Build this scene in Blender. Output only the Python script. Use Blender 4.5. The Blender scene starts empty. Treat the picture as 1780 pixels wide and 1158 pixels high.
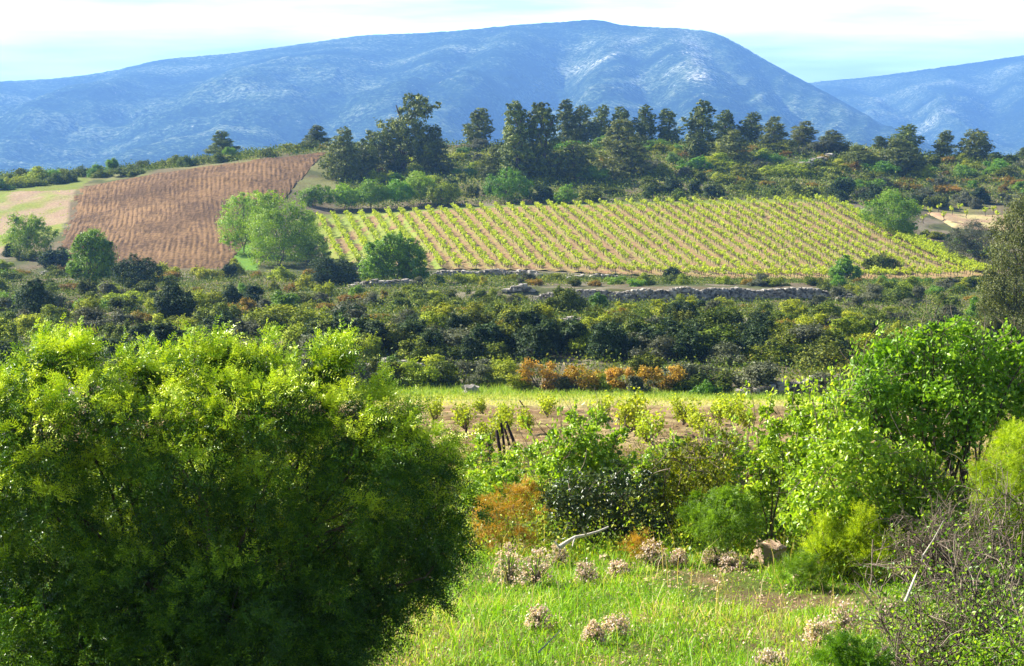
import bpy, math, random
import numpy as np
from mathutils import Vector

# ------------------------------------------------------------------ camera, sky, sun, exposure
scn = bpy.context.scene
COL = scn.collection
W0, H0 = 1780.0, 1158.0
F = 4187.0                      # focal length in photograph pixels (a long lens)
YH = 200.0                      # photograph row of the eye level
PITCH = math.atan((H0 / 2 - YH) / F)

cam_d = bpy.data.cameras.new('camera')
cam = bpy.data.objects.new('camera', cam_d)
COL.objects.link(cam)
cam_d.sensor_width = 36.0
cam_d.lens = 36.0 * F / W0
cam_d.clip_start = 0.5
cam_d.clip_end = 30000
cam.location = (0, 0, 0)
cam.rotation_euler = (math.pi / 2 - PITCH, 0, 0)
scn.camera = cam

SUN_DIR = Vector((-0.84, 0.32, 0.66)).normalized()      # towards the sun: left, a little beyond, fairly high
SUN_EL = math.asin(SUN_DIR.z)
SUN_ROT = math.atan2(SUN_DIR.x, SUN_DIR.y)
sun_d = bpy.data.lights.new('sun', 'SUN')
sun_d.energy = 5.0
sun_d.angle = math.radians(0.5)
sun_d.color = (1.0, 0.95, 0.85)
sun = bpy.data.objects.new('sun', sun_d)
COL.objects.link(sun)
sun.rotation_euler = (-SUN_DIR).to_track_quat('-Z', 'Y').to_euler()

world = bpy.data.worlds.new('World')
scn.world = world
world.use_nodes = True
nt = world.node_tree
nt.nodes.clear()
N = nt.nodes.new
wo = N('ShaderNodeOutputWorld')
bg = N('ShaderNodeBackground')
sky = N('ShaderNodeTexSky')
sky.sky_type = 'NISHITA'
sky.sun_disc = False
sky.sun_elevation = SUN_EL
sky.sun_rotation = SUN_ROT
sky.air_density = 1.0
sky.dust_density = 1.5
# thin high cloud lying over the blue, brightest and thickest low down
tc = N('ShaderNodeTexCoord')
sep = N('ShaderNodeSeparateXYZ')
nt.links.new(tc.outputs['Generated'], sep.inputs[0])
mp = N('ShaderNodeMapping')
mp.inputs['Scale'].default_value = (6.0, 6.0, 60.0)
mp.inputs['Rotation'].default_value = (0, math.radians(2), 0)
nt.links.new(tc.outputs['Generated'], mp.inputs[0])
nz = N('ShaderNodeTexNoise')
nz.inputs['Scale'].default_value = 1.3
nz.inputs['Detail'].default_value = 5
nz.inputs['Roughness'].default_value = 0.55
nt.links.new(mp.outputs[0], nz.inputs['Vector'])
cr = N('ShaderNodeMapRange')
cr.inputs['From Min'].default_value = 0.32
cr.inputs['From Max'].default_value = 0.62
cr.inputs['To Min'].default_value = 0.30
cr.inputs['To Max'].default_value = 1.0
nt.links.new(nz.outputs['Fac'], cr.inputs['Value'])
lowb = N('ShaderNodeMapRange')
lowb.interpolation_type = 'SMOOTHSTEP'
lowb.inputs['From Min'].default_value = 0.06
lowb.inputs['From Max'].default_value = 0.15
lowb.inputs['To Min'].default_value = 1.0
lowb.inputs['To Max'].default_value = 0.0
nt.links.new(sep.outputs['Z'], lowb.inputs['Value'])
mul = N('ShaderNodeMath'); mul.operation = 'MULTIPLY'
nt.links.new(cr.outputs[0], mul.inputs[0]); nt.links.new(lowb.outputs[0], mul.inputs[1])
mix = N('ShaderNodeMixRGB')
mix.inputs['Color2'].default_value = (16.5, 20.5, 23.0, 1)
nt.links.new(sky.outputs[0], mix.inputs['Color1'])
nt.links.new(mul.outputs[0], mix.inputs['Fac'])
nt.links.new(mix.outputs[0], bg.inputs['Color'])
bg.inputs['Strength'].default_value = 0.05
nt.links.new(bg.outputs[0], wo.inputs['Surface'])

scn.view_settings.view_transform = 'Standard'
scn.view_settings.look = 'None'
scn.view_settings.exposure = 1.65
scn.view_settings.gamma = 1.0
scn.view_settings.use_curve_mapping = False
cy = scn.cycles
cy.max_bounces = 6
cy.diffuse_bounces = 2
cy.glossy_bounces = 1
cy.transmission_bounces = 3
cy.volume_bounces = 1
cy.sample_clamp_indirect = 4
cy.use_denoising = True

# ------------------------------------------------------------------ numbers
rng = np.random.default_rng(11)
random.seed(5)
CP, SP = math.cos(PITCH), math.sin(PITCH)
def slope_of(py):
    v = (H0 / 2 - np.asarray(py, float)) / F
    return (-SP + v * CP) / (CP + v * SP)
def t_of(px, py=450.0):
    v = (H0 / 2 - py) / F
    return (np.asarray(px, float) - W0 / 2) / F / (CP + v * SP)
def project(x, y, z):
    fw = y * CP - z * SP
    up = y * SP + z * CP
    return W0 / 2 + F * x / fw, H0 / 2 - F * up / fw

_tab = np.random.default_rng(3).random((256, 256))
def vn2(x, y):
    x = np.asarray(x, float); y = np.asarray(y, float)
    xi = np.floor(x).astype(int); yi = np.floor(y).astype(int)
    fx = x - xi; fy = y - yi
    fx = fx * fx * (3 - 2 * fx); fy = fy * fy * (3 - 2 * fy)
    a = _tab[xi & 255, yi & 255]; b = _tab[(xi + 1) & 255, yi & 255]
    c = _tab[xi & 255, (yi + 1) & 255]; d = _tab[(xi + 1) & 255, (yi + 1) & 255]
    return (a * (1 - fx) + b * fx) * (1 - fy) + (c * (1 - fx) + d * fx) * fy
def fbm(x, y, o=4, g=0.5):
    s = 0; a = 1; n = 0
    for k in range(o):
        s = s + a * vn2(x * 2 ** k + 17 * k, y * 2 ** k + 31 * k); n += a; a *= g
    return s / n
def smooth(a, b, x):
    t = np.clip((x - a) / (b - a), 0, 1)
    return t * t * (3 - 2 * t)

# ------------------------------------------------------------------ the lie of the land: distance against height, for a fan of bearings
PXC = [-150, 0, 150, 300, 450, 600, 750, 900, 1050, 1200, 1350, 1500, 1650, 1780, 1950]
K = {
 20: [1184] * 15, 25: [1054] * 15, 30: [956] * 15, 36: [895] * 15, 42: [858] * 15, 50: [826] * 15,
 60: [795] * 15, 75: [750] * 15, 95: [716] * 15, 110: [698] * 15,
 125: [690, 690, 690, 690, 688, 686, 685, 684, 686, 692, 698, 700, 700, 700, 700],
 128: [672, 672, 672, 672, 672, 672, 670, 672, 673, 672, 678, 680, 680, 685, 690],
 146: [645, 645, 645, 645, 645, 640, 636, 636, 634, 636, 640, 645, 650, 650, 655],
 150: [635, 635, 635, 630, 628, 625, 622, 622, 622, 624, 628, 632, 636, 640, 640],
 157: [615, 615, 612, 605, 595, 582, 576, 574, 576, 578, 590, 600, 605, 610, 612],
 190: [570, 570, 570, 568, 562, 556, 553, 552, 553, 555, 562, 570, 575, 580, 580],
 230: [532, 532, 532, 532, 534, 534, 532, 532, 532, 532, 536, 542, 548, 552, 552],
 249: [518, 518, 518, 518, 520, 520, 520, 525, 526, 524, 522, 524, 530, 532, 532],
 251: [516, 516, 516, 516, 517, 515, 510, 504, 504, 504, 510, 520, 527, 530, 530],
 285: [495, 495, 495, 495, 495, 495, 492, 492, 493, 495, 496, 500, 503, 505, 505],
 320: [480, 480, 478, 476, 478, 482, 484, 484, 486, 488, 490, 490, 488, 486, 484],
 323: [476, 476, 474, 473, 474, 476, 474, 473, 477, 483, 487, 487, 485, 483, 480],
 332: [466, 464, 464, 466, 468, 468, 467, 467, 470, 476, 480, 480, 478, 474, 470],
 389: [400, 395, 378, 358, 352, 378, 369, 362, 359, 358, 354, 362, 385, 396, 400],
 395: [392, 386, 370, 350, 344, 370, 363, 357, 354, 353, 349, 357, 379, 388, 392],
 412: [352, 350, 338, 318, 310, 330, 330, 326, 323, 325, 330, 335, 362, 366, 370],
 440: [318, 318, 312, 294, 280, 284, 290, 285, 280, 283, 290, 300, 318, 325, 330],
 470: [309, 306, 300, 286, 263, 254, 252, 252, 247, 247, 250, 260, 272, 278, 284],
}
KD = sorted(K)
_pc = np.array([t_of(p) for p in PXC])
_tt = np.linspace(_pc[0], _pc[-1], 240)
def crom(xs, ys, q):
    i = np.clip(np.searchsorted(xs, q) - 1, 0, len(xs) - 2)
    m = np.gradient(ys, xs)
    h = xs[i + 1] - xs[i]; u = (q - xs[i]) / h
    return ((2 * u**3 - 3 * u**2 + 1) * ys[i] + (u**3 - 2 * u**2 + u) * h * m[i]
            + (-2 * u**3 + 3 * u**2) * ys[i + 1] + (u**3 - u**2) * h * m[i + 1])
_dd = np.array([-60, 0, 6, 12] + KD + [490, 520, 600, 900, 30000], float)
_Z = []
for d in _dd:
    if d in K:
        _Z.append(crom(_pc, slope_of(K[d]) * d, _tt))
    else:
        _Z.append(None)
last = _Z[list(_dd).index(470.0)]
for i, d in enumerate(_dd):
    if _Z[i] is None:
        if d <= 12:
            _Z[i] = np.full(240, {-60: -1.2, 0: -1.7, 6: -2.9, 12: -3.9}[int(d)])
        else:
            drop = {490: 3, 520: 11, 600: 38}.get(int(d))
            _Z[i] = last - drop if drop else np.full(240, -118.0)
_Z = np.array(_Z)
_dg = np.concatenate([np.arange(-60, 620, 1.0), [900, 30000]])
_ZG = np.stack([np.interp(_dg, _dd, _Z[:, j]) for j in range(240)], 1)
def hh(x, y):
    """ground height"""
    x = np.asarray(x, float); y = np.asarray(y, float)
    t = np.clip(x / np.maximum(y, 14.0), _tt[0], _tt[-1] - 1e-6)
    j = (t - _tt[0]) / (_tt[1] - _tt[0]); j0 = np.clip(np.floor(j).astype(int), 0, 238); fj = j - j0
    i0 = np.clip(np.searchsorted(_dg, y, side='right') - 1, 0, len(_dg) - 2)
    fi = np.clip((y - _dg[i0]) / (_dg[i0 + 1] - _dg[i0]), 0, 1)
    z = ((_ZG[i0, j0] * (1 - fj) + _ZG[i0, j0 + 1] * fj) * (1 - fi)
         + (_ZG[i0 + 1, j0] * (1 - fj) + _ZG[i0 + 1, j0 + 1] * fj) * fi)
    scr = smooth(126, 150, y) * (1 - smooth(305, 318, y)) + smooth(398, 412, y)
    near = 1 - smooth(30, 50, y)
    z = z + scr * (fbm(x / 7.0 + 40, y / 7.0) - 0.5) * 0.9 + near * (fbm(x / 1.6, y / 1.6) - 0.5) * 0.16
    return z
_ys = np.concatenate([np.linspace(14, 60, 900), np.linspace(60.1, 480, 3200)])
def ground_at(px, py, lo=14.0, hi=480.0):
    """where the line of sight through a photograph pixel meets the ground"""
    v = (H0 / 2 - py) / F
    t = (px - W0 / 2) / F / (CP + v * SP); s = float(slope_of(py))
    m = (_ys >= lo) & (_ys <= hi); ys = _ys[m]
    g = hh(t * ys, ys) - s * ys
    k = np.argmax(g >= 0)
    if not (g >= 0).any():
        k = int(np.argmax(g))
    y = ys[k]
    return float(t * y), float(y), float(hh(t * y, y))
def at_depth(px, py, d):
    v = (H0 / 2 - py) / F
    return ((px - W0 / 2) / F / (CP + v * SP) * d, d, float(slope_of(py)) * d)
def mpp(d):                      # metres per photograph pixel at a distance
    return d / F

# ------------------------------------------------------------------ geometry collector (everything is quads)
class Geo:
    def __init__(s): s.v = []; s.f = []; s.m = []; s.t = []; s.n = 0
    def add(s, v, f, mat=0, tint=None):
        v = np.asarray(v, float).reshape(-1, 3); f = np.asarray(f, int).reshape(-1, 4)
        if len(v) == 0: return s
        s.v.append(v); s.f.append(f + s.n); s.m.append(np.full(len(f), mat, int))
        if tint is None: tint = 0.5
        s.t.append(np.broadcast_to(np.asarray(tint, float), (len(v),)).copy()); s.n += len(v)
        return s
    def mesh(s, name, mats, smooth_=False):
        v = np.concatenate(s.v); f = np.concatenate(s.f); m = np.concatenate(s.m); t = np.concatenate(s.t)
        me = bpy.data.meshes.new(name)
        me.vertices.add(len(v)); me.vertices.foreach_set('co', v.astype(np.float32).ravel())
        me.loops.add(len(f) * 4); me.loops.foreach_set('vertex_index', f.astype(np.int32).ravel())
        me.polygons.add(len(f))
        me.polygons.foreach_set('loop_start', np.arange(0, len(f) * 4, 4, dtype=np.int32))
        me.polygons.foreach_set('material_index', m.astype(np.int32))
        if smooth_: me.polygons.foreach_set('use_smooth', np.ones(len(f), bool))
        a = me.attributes.new('tint', 'FLOAT', 'POINT'); a.data.foreach_set('value', t.astype(np.float32))
        for q in (mats if isinstance(mats, (list, tuple)) else [mats]): me.materials.append(q)
        me.update(calc_edges=True); me.validate()
        return me

def tag(o, label=None, cat=None, group=None, kind=None):
    if label: o['label'] = label
    if cat: o['category'] = cat
    if group: o['group'] = group
    if kind: o['kind'] = kind
    return o
def link(name, me, loc=(0, 0, 0), parent=None, rz=0.0, sc=(1, 1, 1)):
    o = bpy.data.objects.new(name, me); COL.objects.link(o)
    o.location = loc; o.rotation_euler = (0, 0, rz); o.scale = sc
    if parent: o.parent = parent
    return o
def root(name, loc, label, cat, group=None, rz=0.0, sc=(1, 1, 1)):
    o = bpy.data.objects.new(name, None); COL.objects.link(o)
    o.empty_display_size = 0.2
    o.location = loc; o.rotation_euler = (0, 0, rz); o.scale = sc
    return tag(o, label, cat, group)

def unit(a):
    return a / np.maximum(np.linalg.norm(a, axis=-1, keepdims=True), 1e-9)
def leaves(c, a, n, L, Wd, hexa=False):
    """leaf blades: centre c, long axis a, face normal n, length L, width Wd"""
    a = unit(a); b = unit(np.cross(n, a)); L = np.asarray(L).reshape(-1, 1) * 0.5; Wd = np.asarray(Wd).reshape(-1, 1) * 0.5
    k = len(c)
    if not hexa:
        v = np.stack([c - a * L, c + b * Wd - a * L * 0.1, c + a * L, c - b * Wd - a * L * 0.1], 1).reshape(-1, 3)
        return v, np.arange(4 * k).reshape(-1, 4)
    nn = unit(np.cross(a, b)) * Wd * 0.35
    v = np.stack([c - a * L, c + b * Wd * 0.9 - a * L * 0.35 + nn, c + b * Wd * 0.75 + a * L * 0.4 + nn, c + a * L,
                  c - b * Wd * 0.75 + a * L * 0.4 + nn, c - b * Wd * 0.9 - a * L * 0.35 + nn], 1).reshape(-1, 3)
    i = np.arange(k)[:, None] * 6
    f = np.concatenate([i + [0, 1, 2, 3], i + [0, 3, 4, 5]], 0)
    return v, f
def tube(pts, rad, sides=5):
    pts = np.asarray(pts, float); k = len(pts); rad = np.broadcast_to(rad, (k,))
    d = unit(np.gradient(pts, axis=0)); ref = np.array([0.31, 0.17, 0.93]); ref2 = np.array([1.0, 0, 0])
    u = np.cross(d, ref); bad = np.linalg.norm(u, axis=1) < 0.15
    u[bad] = np.cross(d[bad], ref2); u = unit(u); w = np.cross(d, u)
    an = np.linspace(0, 2 * math.pi, sides, endpoint=False)
    v = pts[:, None] + rad[:, None, None] * (u[:, None] * np.cos(an)[None, :, None] + w[:, None] * np.sin(an)[None, :, None])
    i = np.arange(k - 1)[:, None] * sides; j = np.arange(sides)[None]; j2 = (j + 1) % sides
    f = np.stack([i + j, i + j2, i + sides + j2, i + sides + j], -1).reshape(-1, 4)
    return v.reshape(-1, 3), f
def limb(p0, p1, r0, r1, bend=0.12, k=6, sides=5, r=rng):
    p0 = np.asarray(p0, float); p1 = np.asarray(p1, float); s = np.linspace(0, 1, k)[:, None]
    L = np.linalg.norm(p1 - p0); off = r.normal(0, bend * L, 3)
    pts = p0 * (1 - s) + p1 * s + off * np.sin(s * math.pi) + r.normal(0, bend * L * 0.15, (k, 3)) * np.sin(s * math.pi)
    return tube(pts, np.linspace(r0, r1, k), sides)

def clumps(r, lobes, n, shell=0.25, low=-0.6):
    """points near the skin of a set of ellipsoids; returns centre, outward direction and size of the lobe"""
    lobes = np.asarray(lobes, float); area = (lobes[:, 3] * lobes[:, 4] + lobes[:, 3] * lobes[:, 5] + lobes[:, 4] * lobes[:, 5])
    P, D, R = [], [], []
    got = 0
    while got < n:
        k = r.choice(len(lobes), n * 2, p=area / area.sum()); lo = lobes[k]
        d = unit(r.normal(0, 1, (n * 2, 3))); keep = d[:, 2] > low
        rad = 1.0 - np.abs(r.normal(0, shell, n * 2)); rad = np.clip(rad, 0.2, 1.0) * r.uniform(0.92, 1.08, n * 2)
        p = lo[:, :3] + d * lo[:, 3:6] * rad[:, None]
        for q in lobes:
            e = np.linalg.norm((p - q[:3]) / q[3:6], axis=1); keep &= e > 0.55
        P.append(p[keep]); D.append(d[keep]); R.append(lo[keep, 3:6].mean(1)); got += int(keep.sum())
    P = np.concatenate(P)[:n]; D = np.concatenate(D)[:n]; R = np.concatenate(R)[:n]
    return P, D, R
def crown(r, lobes, ncl, per, L, Wd, spread=0.16, shell=0.22, low=-0.6, up=0.3, hexa=False, out=1.5, droop=0.0, sphere=0.9):
    P, D, R = clumps(r, lobes, ncl, shell, low)
    ct = r.random(ncl)
    i = np.repeat(np.arange(ncl), per)
    sp = (spread * R[i] * r.uniform(0.6, 1.3, ncl)[i])[:, None]
    c = P[i] + r.normal(0, 1, (len(i), 3)) * sp * np.array([1, 1, 0.75])
    n = unit(r.normal(0, 1, (len(i), 3)) * sphere + D[i] * out + np.array([0, 0, up]))
    a = r.normal(0, 1, (len(i), 3)) + D[i] * 0.7 + np.array([0, 0, -droop]); a = a - n * (a * n).sum(1, keepdims=True)
    s = r.uniform(0.6, 1.3, len(i))
    v, f = leaves(c, a, n, L * s, Wd * s, hexa)
    t = np.clip(ct[i] * 0.6 + r.random(len(i)) * 0.4, 0, 1)
    return v, f, np.repeat(t, 6 if hexa else 4)

# ------------------------------------------------------------------ materials
def new_mat(name):
    m = bpy.data.materials.new(name); m.use_nodes = True; m.node_tree.nodes.clear()
    return m, m.node_tree, m.node_tree.nodes.new, m.node_tree.links.new
def c4(c): return (c[0], c[1], c[2], 1.0)
def ramp(node, stops):
    e = node.color_ramp.elements
    while len(e) > 1: e.remove(e[-1])
    e[0].position = stops[0][0]; e[0].color = c4(stops[0][1])
    for p, c in stops[1:]:
        q = e.new(p); q.color = c4(c)
def foliage(name, stops, trans=0.35, rough=0.5, spec=0.3, objvar=0.35):
    m, t, Nn, Lk = new_mat(name)
    at = Nn('ShaderNodeAttribute'); at.attribute_name = 'tint'
    rp = Nn('ShaderNodeValToRGB'); ramp(rp, stops); Lk(at.outputs['Fac'], rp.inputs[0])
    oi = Nn('ShaderNodeObjectInfo')
    mr = Nn('ShaderNodeMapRange'); mr.inputs['To Min'].default_value = 1 - objvar; mr.inputs['To Max'].default_value = 1 + objvar
    Lk(oi.outputs['Random'], mr.inputs['Value'])
    hs = Nn('ShaderNodeHueSaturation'); Lk(rp.outputs[0], hs.inputs['Color']); Lk(mr.outputs[0], hs.inputs['Value'])
    mh = Nn('ShaderNodeMapRange'); mh.inputs['To Min'].default_value = 0.5 - objvar * 0.05; mh.inputs['To Max'].default_value = 0.5 + objvar * 0.05
    ma = Nn('ShaderNodeMath'); ma.operation = 'MULTIPLY_ADD'; ma.inputs[1].default_value = 7.31; ma.inputs[2].default_value = 0.2
    fr = Nn('ShaderNodeMath'); fr.operation = 'FRACT'
    Lk(oi.outputs['Random'], ma.inputs[0]); Lk(ma.outputs[0], fr.inputs[0]); Lk(fr.outputs[0], mh.inputs['Value']); Lk(mh.outputs[0], hs.inputs['Hue'])
    b = Nn('ShaderNodeBsdfPrincipled'); b.inputs['Roughness'].default_value = rough; b.inputs['Specular IOR Level'].default_value = spec
    Lk(hs.outputs[0], b.inputs['Base Color'])
    tr = Nn('ShaderNodeBsdfTranslucent')
    mm = Nn('ShaderNodeMixRGB'); mm.blend_type = 'MULTIPLY'; mm.inputs[0].default_value = 1; mm.inputs['Color2'].default_value = (1.35, 1.35, 0.6, 1)
    Lk(hs.outputs[0], mm.inputs['Color1']); Lk(mm.outputs[0], tr.inputs['Color'])
    ms = Nn('ShaderNodeMixShader'); ms.inputs[0].default_value = trans
    Lk(b.outputs[0], ms.inputs[1]); Lk(tr.outputs[0], ms.inputs[2])
    o = Nn('ShaderNodeOutputMaterial'); Lk(ms.outputs[0], o.inputs['Surface'])
    return m
def plain(name, c1, c2, scale=6.0, rough=0.9, bump=0.3, dist=0.03, detail=6):
    m, t, Nn, Lk = new_mat(name)
    tcn = Nn('ShaderNodeTexCoord')
    nz_ = Nn('ShaderNodeTexNoise'); nz_.inputs['Scale'].default_value = scale; nz_.inputs['Detail'].default_value = detail
    Lk(tcn.outputs['Object'], nz_.inputs['Vector'])
    at = Nn('ShaderNodeAttribute'); at.attribute_name = 'tint'
    ad = Nn('ShaderNodeMath'); ad.operation = 'MULTIPLY_ADD'; ad.inputs[1].default_value = 0.6; 
    Lk(at.outputs['Fac'], ad.inputs[0]); sb = Nn('ShaderNodeMath'); sb.operation = 'MULTIPLY_ADD'; sb.inputs[1].default_value = 1.4; sb.inputs[2].default_value = -0.5
    Lk(nz_.outputs['Fac'], sb.inputs[0]); Lk(sb.outputs[0], ad.inputs[2])
    rp = Nn('ShaderNodeValToRGB'); ramp(rp, [(0.2, c1), (0.8, c2)]); Lk(ad.outputs[0], rp.inputs[0])
    b = Nn('ShaderNodeBsdfPrincipled'); b.inputs['Roughness'].default_value = rough; b.inputs['Specular IOR Level'].default_value = 0.15
    Lk(rp.outputs[0], b.inputs['Base Color'])
    bm = Nn('ShaderNodeBump'); bm.inputs['Strength'].default_value = bump; bm.inputs['Distance'].default_value = dist
    Lk(nz_.outputs['Fac'], bm.inputs['Height']); Lk(bm.outputs[0], b.inputs['Normal'])
    o = Nn('ShaderNodeOutputMaterial'); Lk(b.outputs[0], o.inputs['Surface'])
    return m

M = {}
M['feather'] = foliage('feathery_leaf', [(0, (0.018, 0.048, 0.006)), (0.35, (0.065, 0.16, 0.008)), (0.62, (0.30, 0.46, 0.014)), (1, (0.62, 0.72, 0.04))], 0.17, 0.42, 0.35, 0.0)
M['feather_bright'] = foliage('bright_feathery_leaf', [(0, (0.08, 0.16, 0.010)), (1, (0.22, 0.36, 0.025))], 0.45, 0.5, 0.25, 0.0)
M['broad'] = foliage('broad_glossy_leaf', [(0, (0.05, 0.12, 0.008)), (0.5, (0.16, 0.31, 0.014)), (1, (0.36, 0.52, 0.035))], 0.42, 0.42, 0.35, 0.1)
M['broad_light'] = foliage('young_leaf', [(0, (0.08, 0.17, 0.008)), (0.5, (0.26, 0.42, 0.018)), (1, (0.52, 0.62, 0.06))], 0.4, 0.4, 0.45, 0.1)
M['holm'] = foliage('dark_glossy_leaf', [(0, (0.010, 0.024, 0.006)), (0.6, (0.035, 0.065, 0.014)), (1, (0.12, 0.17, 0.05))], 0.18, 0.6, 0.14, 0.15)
M['vine'] = foliage('vine_leaf', [(0, (0.20, 0.28, 0.010)), (1, (0.48, 0.52, 0.03))], 0.42, 0.5, 0.25, 0.15)
M['pine'] = foliage('pine_needle', [(0, (0.032, 0.050, 0.006)), (0.6, (0.11, 0.15, 0.016)), (1, (0.27, 0.29, 0.03))], 0.15, 0.55, 0.25, 0.2)
M['pine_light'] = foliage('light_pine_needle', [(0, (0.05, 0.07, 0.010)), (1, (0.22, 0.25, 0.04))], 0.2, 0.55, 0.25, 0.2)
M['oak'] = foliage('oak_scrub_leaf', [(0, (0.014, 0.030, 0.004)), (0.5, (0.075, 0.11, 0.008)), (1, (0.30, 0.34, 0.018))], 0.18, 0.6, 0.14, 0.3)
M['olive'] = foliage('olive_scrub_leaf', [(0, (0.045, 0.07, 0.005)), (0.5, (0.22, 0.27, 0.012)), (1, (0.54, 0.56, 0.03))], 0.25, 0.6, 0.14, 0.3)
M['holm_near'] = foliage('glossy_oak_leaf', [(0, (0.018, 0.036, 0.009)), (0.6, (0.05, 0.085, 0.018)), (1, (0.16, 0.19, 0.07))], 0.18, 0.38, 0.45, 0.1)
M['rust'] = foliage('rusty_new_leaf', [(0, (0.04, 0.055, 0.006)), (0.45, (0.20, 0.15, 0.014)), (1, (0.48, 0.26, 0.03))], 0.25, 0.6, 0.14, 0.3)
M['orange'] = foliage('orange_leaf', [(0, (0.12, 0.12, 0.012)), (0.35, (0.36, 0.23, 0.02)), (0.7, (0.58, 0.33, 0.04)), (1, (0.62, 0.46, 0.11))], 0.3, 0.55, 0.2, 0.15)
M['broom'] = foliage('fresh_green_leaf', [(0, (0.04, 0.11, 0.005)), (1, (0.20, 0.36, 0.012))], 0.35, 0.5, 0.3, 0.25)
M['grey'] = foliage('grey_green_leaf', [(0, (0.055, 0.065, 0.030)), (1, (0.16, 0.17, 0.085))], 0.2, 0.6, 0.2, 0.25)
M['yellow'] = foliage('yellow_blossom', [(0, (0.12, 0.15, 0.015)), (0.5, (0.35, 0.34, 0.02)), (1, (0.6, 0.52, 0.03))], 0.3, 0.6, 0.2, 0.15)
M['lime'] = foliage('spring_tree_leaf', [(0, (0.07, 0.15, 0.006)), (0.5, (0.20, 0.34, 0.014)), (1, (0.38, 0.52, 0.03))], 0.4, 0.5, 0.3, 0.15)
M['juniper'] = foliage('yellow_green_scale_leaf', [(0, (0.11, 0.18, 0.008)), (0.5, (0.34, 0.46, 0.014)), (1, (0.56, 0.64, 0.03))], 0.4, 0.5, 0.25, 0.0)
M['flower'] = foliage('dry_pink_flower', [(0, (0.40, 0.27, 0.21)), (1, (0.85, 0.70, 0.64))], 0.3, 0.8, 0.1, 0.1)
M['grass'] = foliage('grass_blade', [(0, (0.07, 0.17, 0.006)), (0.45, (0.22, 0.44, 0.014)), (0.74, (0.44, 0.56, 0.03)), (0.88, (0.55, 0.42, 0.17)), (1, (0.66, 0.50, 0.30))], 0.4, 0.5, 0.25, 0.0)
M['farmeadow'] = foliage('meadow_grass_blade', [(0, (0.15, 0.27, 0.015)), (0.6, (0.34, 0.42, 0.05)), (1, (0.58, 0.50, 0.18))], 0.35, 0.6, 0.2, 0.0)
M['cover'] = foliage('low_herb', [(0, (0.020, 0.034, 0.005)), (0.45, (0.08, 0.13, 0.010)), (0.75, (0.21, 0.24, 0.02)), (1, (0.40, 0.33, 0.09))], 0.2, 0.6, 0.14, 0.0)
M['litter'] = foliage('dead_leaf', [(0, (0.12, 0.07, 0.04)), (0.6, (0.34, 0.21, 0.12)), (1, (0.62, 0.45, 0.32))], 0.1, 0.8, 0.1, 0.0)
M['bark'] = plain('bark', (0.05, 0.035, 0.025), (0.16, 0.12, 0.09), 30, 0.95, 0.6, 0.02)
M['twig'] = plain('grey_twig', (0.055, 0.040, 0.028), (0.30, 0.235, 0.18), 20, 0.9, 0.3, 0.01)
M['pale_wood'] = plain('bleached_wood', (0.38, 0.33, 0.26), (0.62, 0.56, 0.46), 14, 0.85, 0.4, 0.01)
M['stake'] = plain('dark_stake_wood', (0.018, 0.012, 0.010), (0.05, 0.03, 0.022), 25, 0.9, 0.4, 0.01)
M['stone'] = plain('limestone', (0.075, 0.068, 0.055), (0.44, 0.40, 0.34), 2.2, 0.95, 0.5, 0.05)
M['boulder'] = plain('ochre_rock', (0.30, 0.17, 0.10), (0.55, 0.42, 0.30), 5, 0.95, 0.7, 0.04)
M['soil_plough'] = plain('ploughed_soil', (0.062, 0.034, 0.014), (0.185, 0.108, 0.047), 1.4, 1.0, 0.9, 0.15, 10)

# ------------------------------------------------------------------ ground
def ground_material():
    m, t, Nn, Lk = new_mat('hillside_ground')
    at = Nn('ShaderNodeAttribute'); at.attribute_name = 'soil'
    tcn = Nn('ShaderNodeTexCoord')
    n1 = Nn('ShaderNodeTexNoise'); n1.inputs['Scale'].default_value = 2.5; n1.inputs['Detail'].default_value = 9; n1.inputs['Roughness'].default_value = 0.7
    n2 = Nn('ShaderNodeTexNoise'); n2.inputs['Scale'].default_value = 0.22; n2.inputs['Detail'].default_value = 5
    Lk(tcn.outputs['Object'], n1.inputs['Vector']); Lk(tcn.outputs['Object'], n2.inputs['Vector'])
    mr = Nn('ShaderNodeMapRange'); mr.inputs['From Min'].default_value = 0.3; mr.inputs['From Max'].default_value = 0.7
    mr.inputs['To Min'].default_value = 0.6; mr.inputs['To Max'].default_value = 1.4; Lk(n1.outputs['Fac'], mr.inputs['Value'])
    hs = Nn('ShaderNodeHueSaturation'); Lk(at.outputs['Color'], hs.inputs['Color']); Lk(mr.outputs[0], hs.inputs['Value'])
    mh = Nn('ShaderNodeMapRange'); mh.inputs['From Min'].default_value = 0.3; mh.inputs['From Max'].default_value = 0.7
    mh.inputs['To Min'].default_value = 0.49; mh.inputs['To Max'].default_value = 0.525; Lk(n2.outputs['Fac'], mh.inputs['Value']); Lk(mh.outputs[0], hs.inputs['Hue'])
    b = Nn('ShaderNodeBsdfPrincipled'); b.inputs['Roughness'].default_value = 1; b.inputs['Specular IOR Level'].default_value = 0.05
    Lk(hs.outputs[0], b.inputs['Base Color'])
    bm = Nn('ShaderNodeBump'); bm.inputs['Strength'].default_value = 0.8; bm.inputs['Distance'].default_value = 0.12
    Lk(n1.outputs['Fac'], bm.inputs['Height']); Lk(bm.outputs[0], b.inputs['Normal'])
    o = Nn('ShaderNodeOutputMaterial'); Lk(b.outputs[0], o.inputs['Surface'])
    return m
M['ground'] = ground_material()

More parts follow.
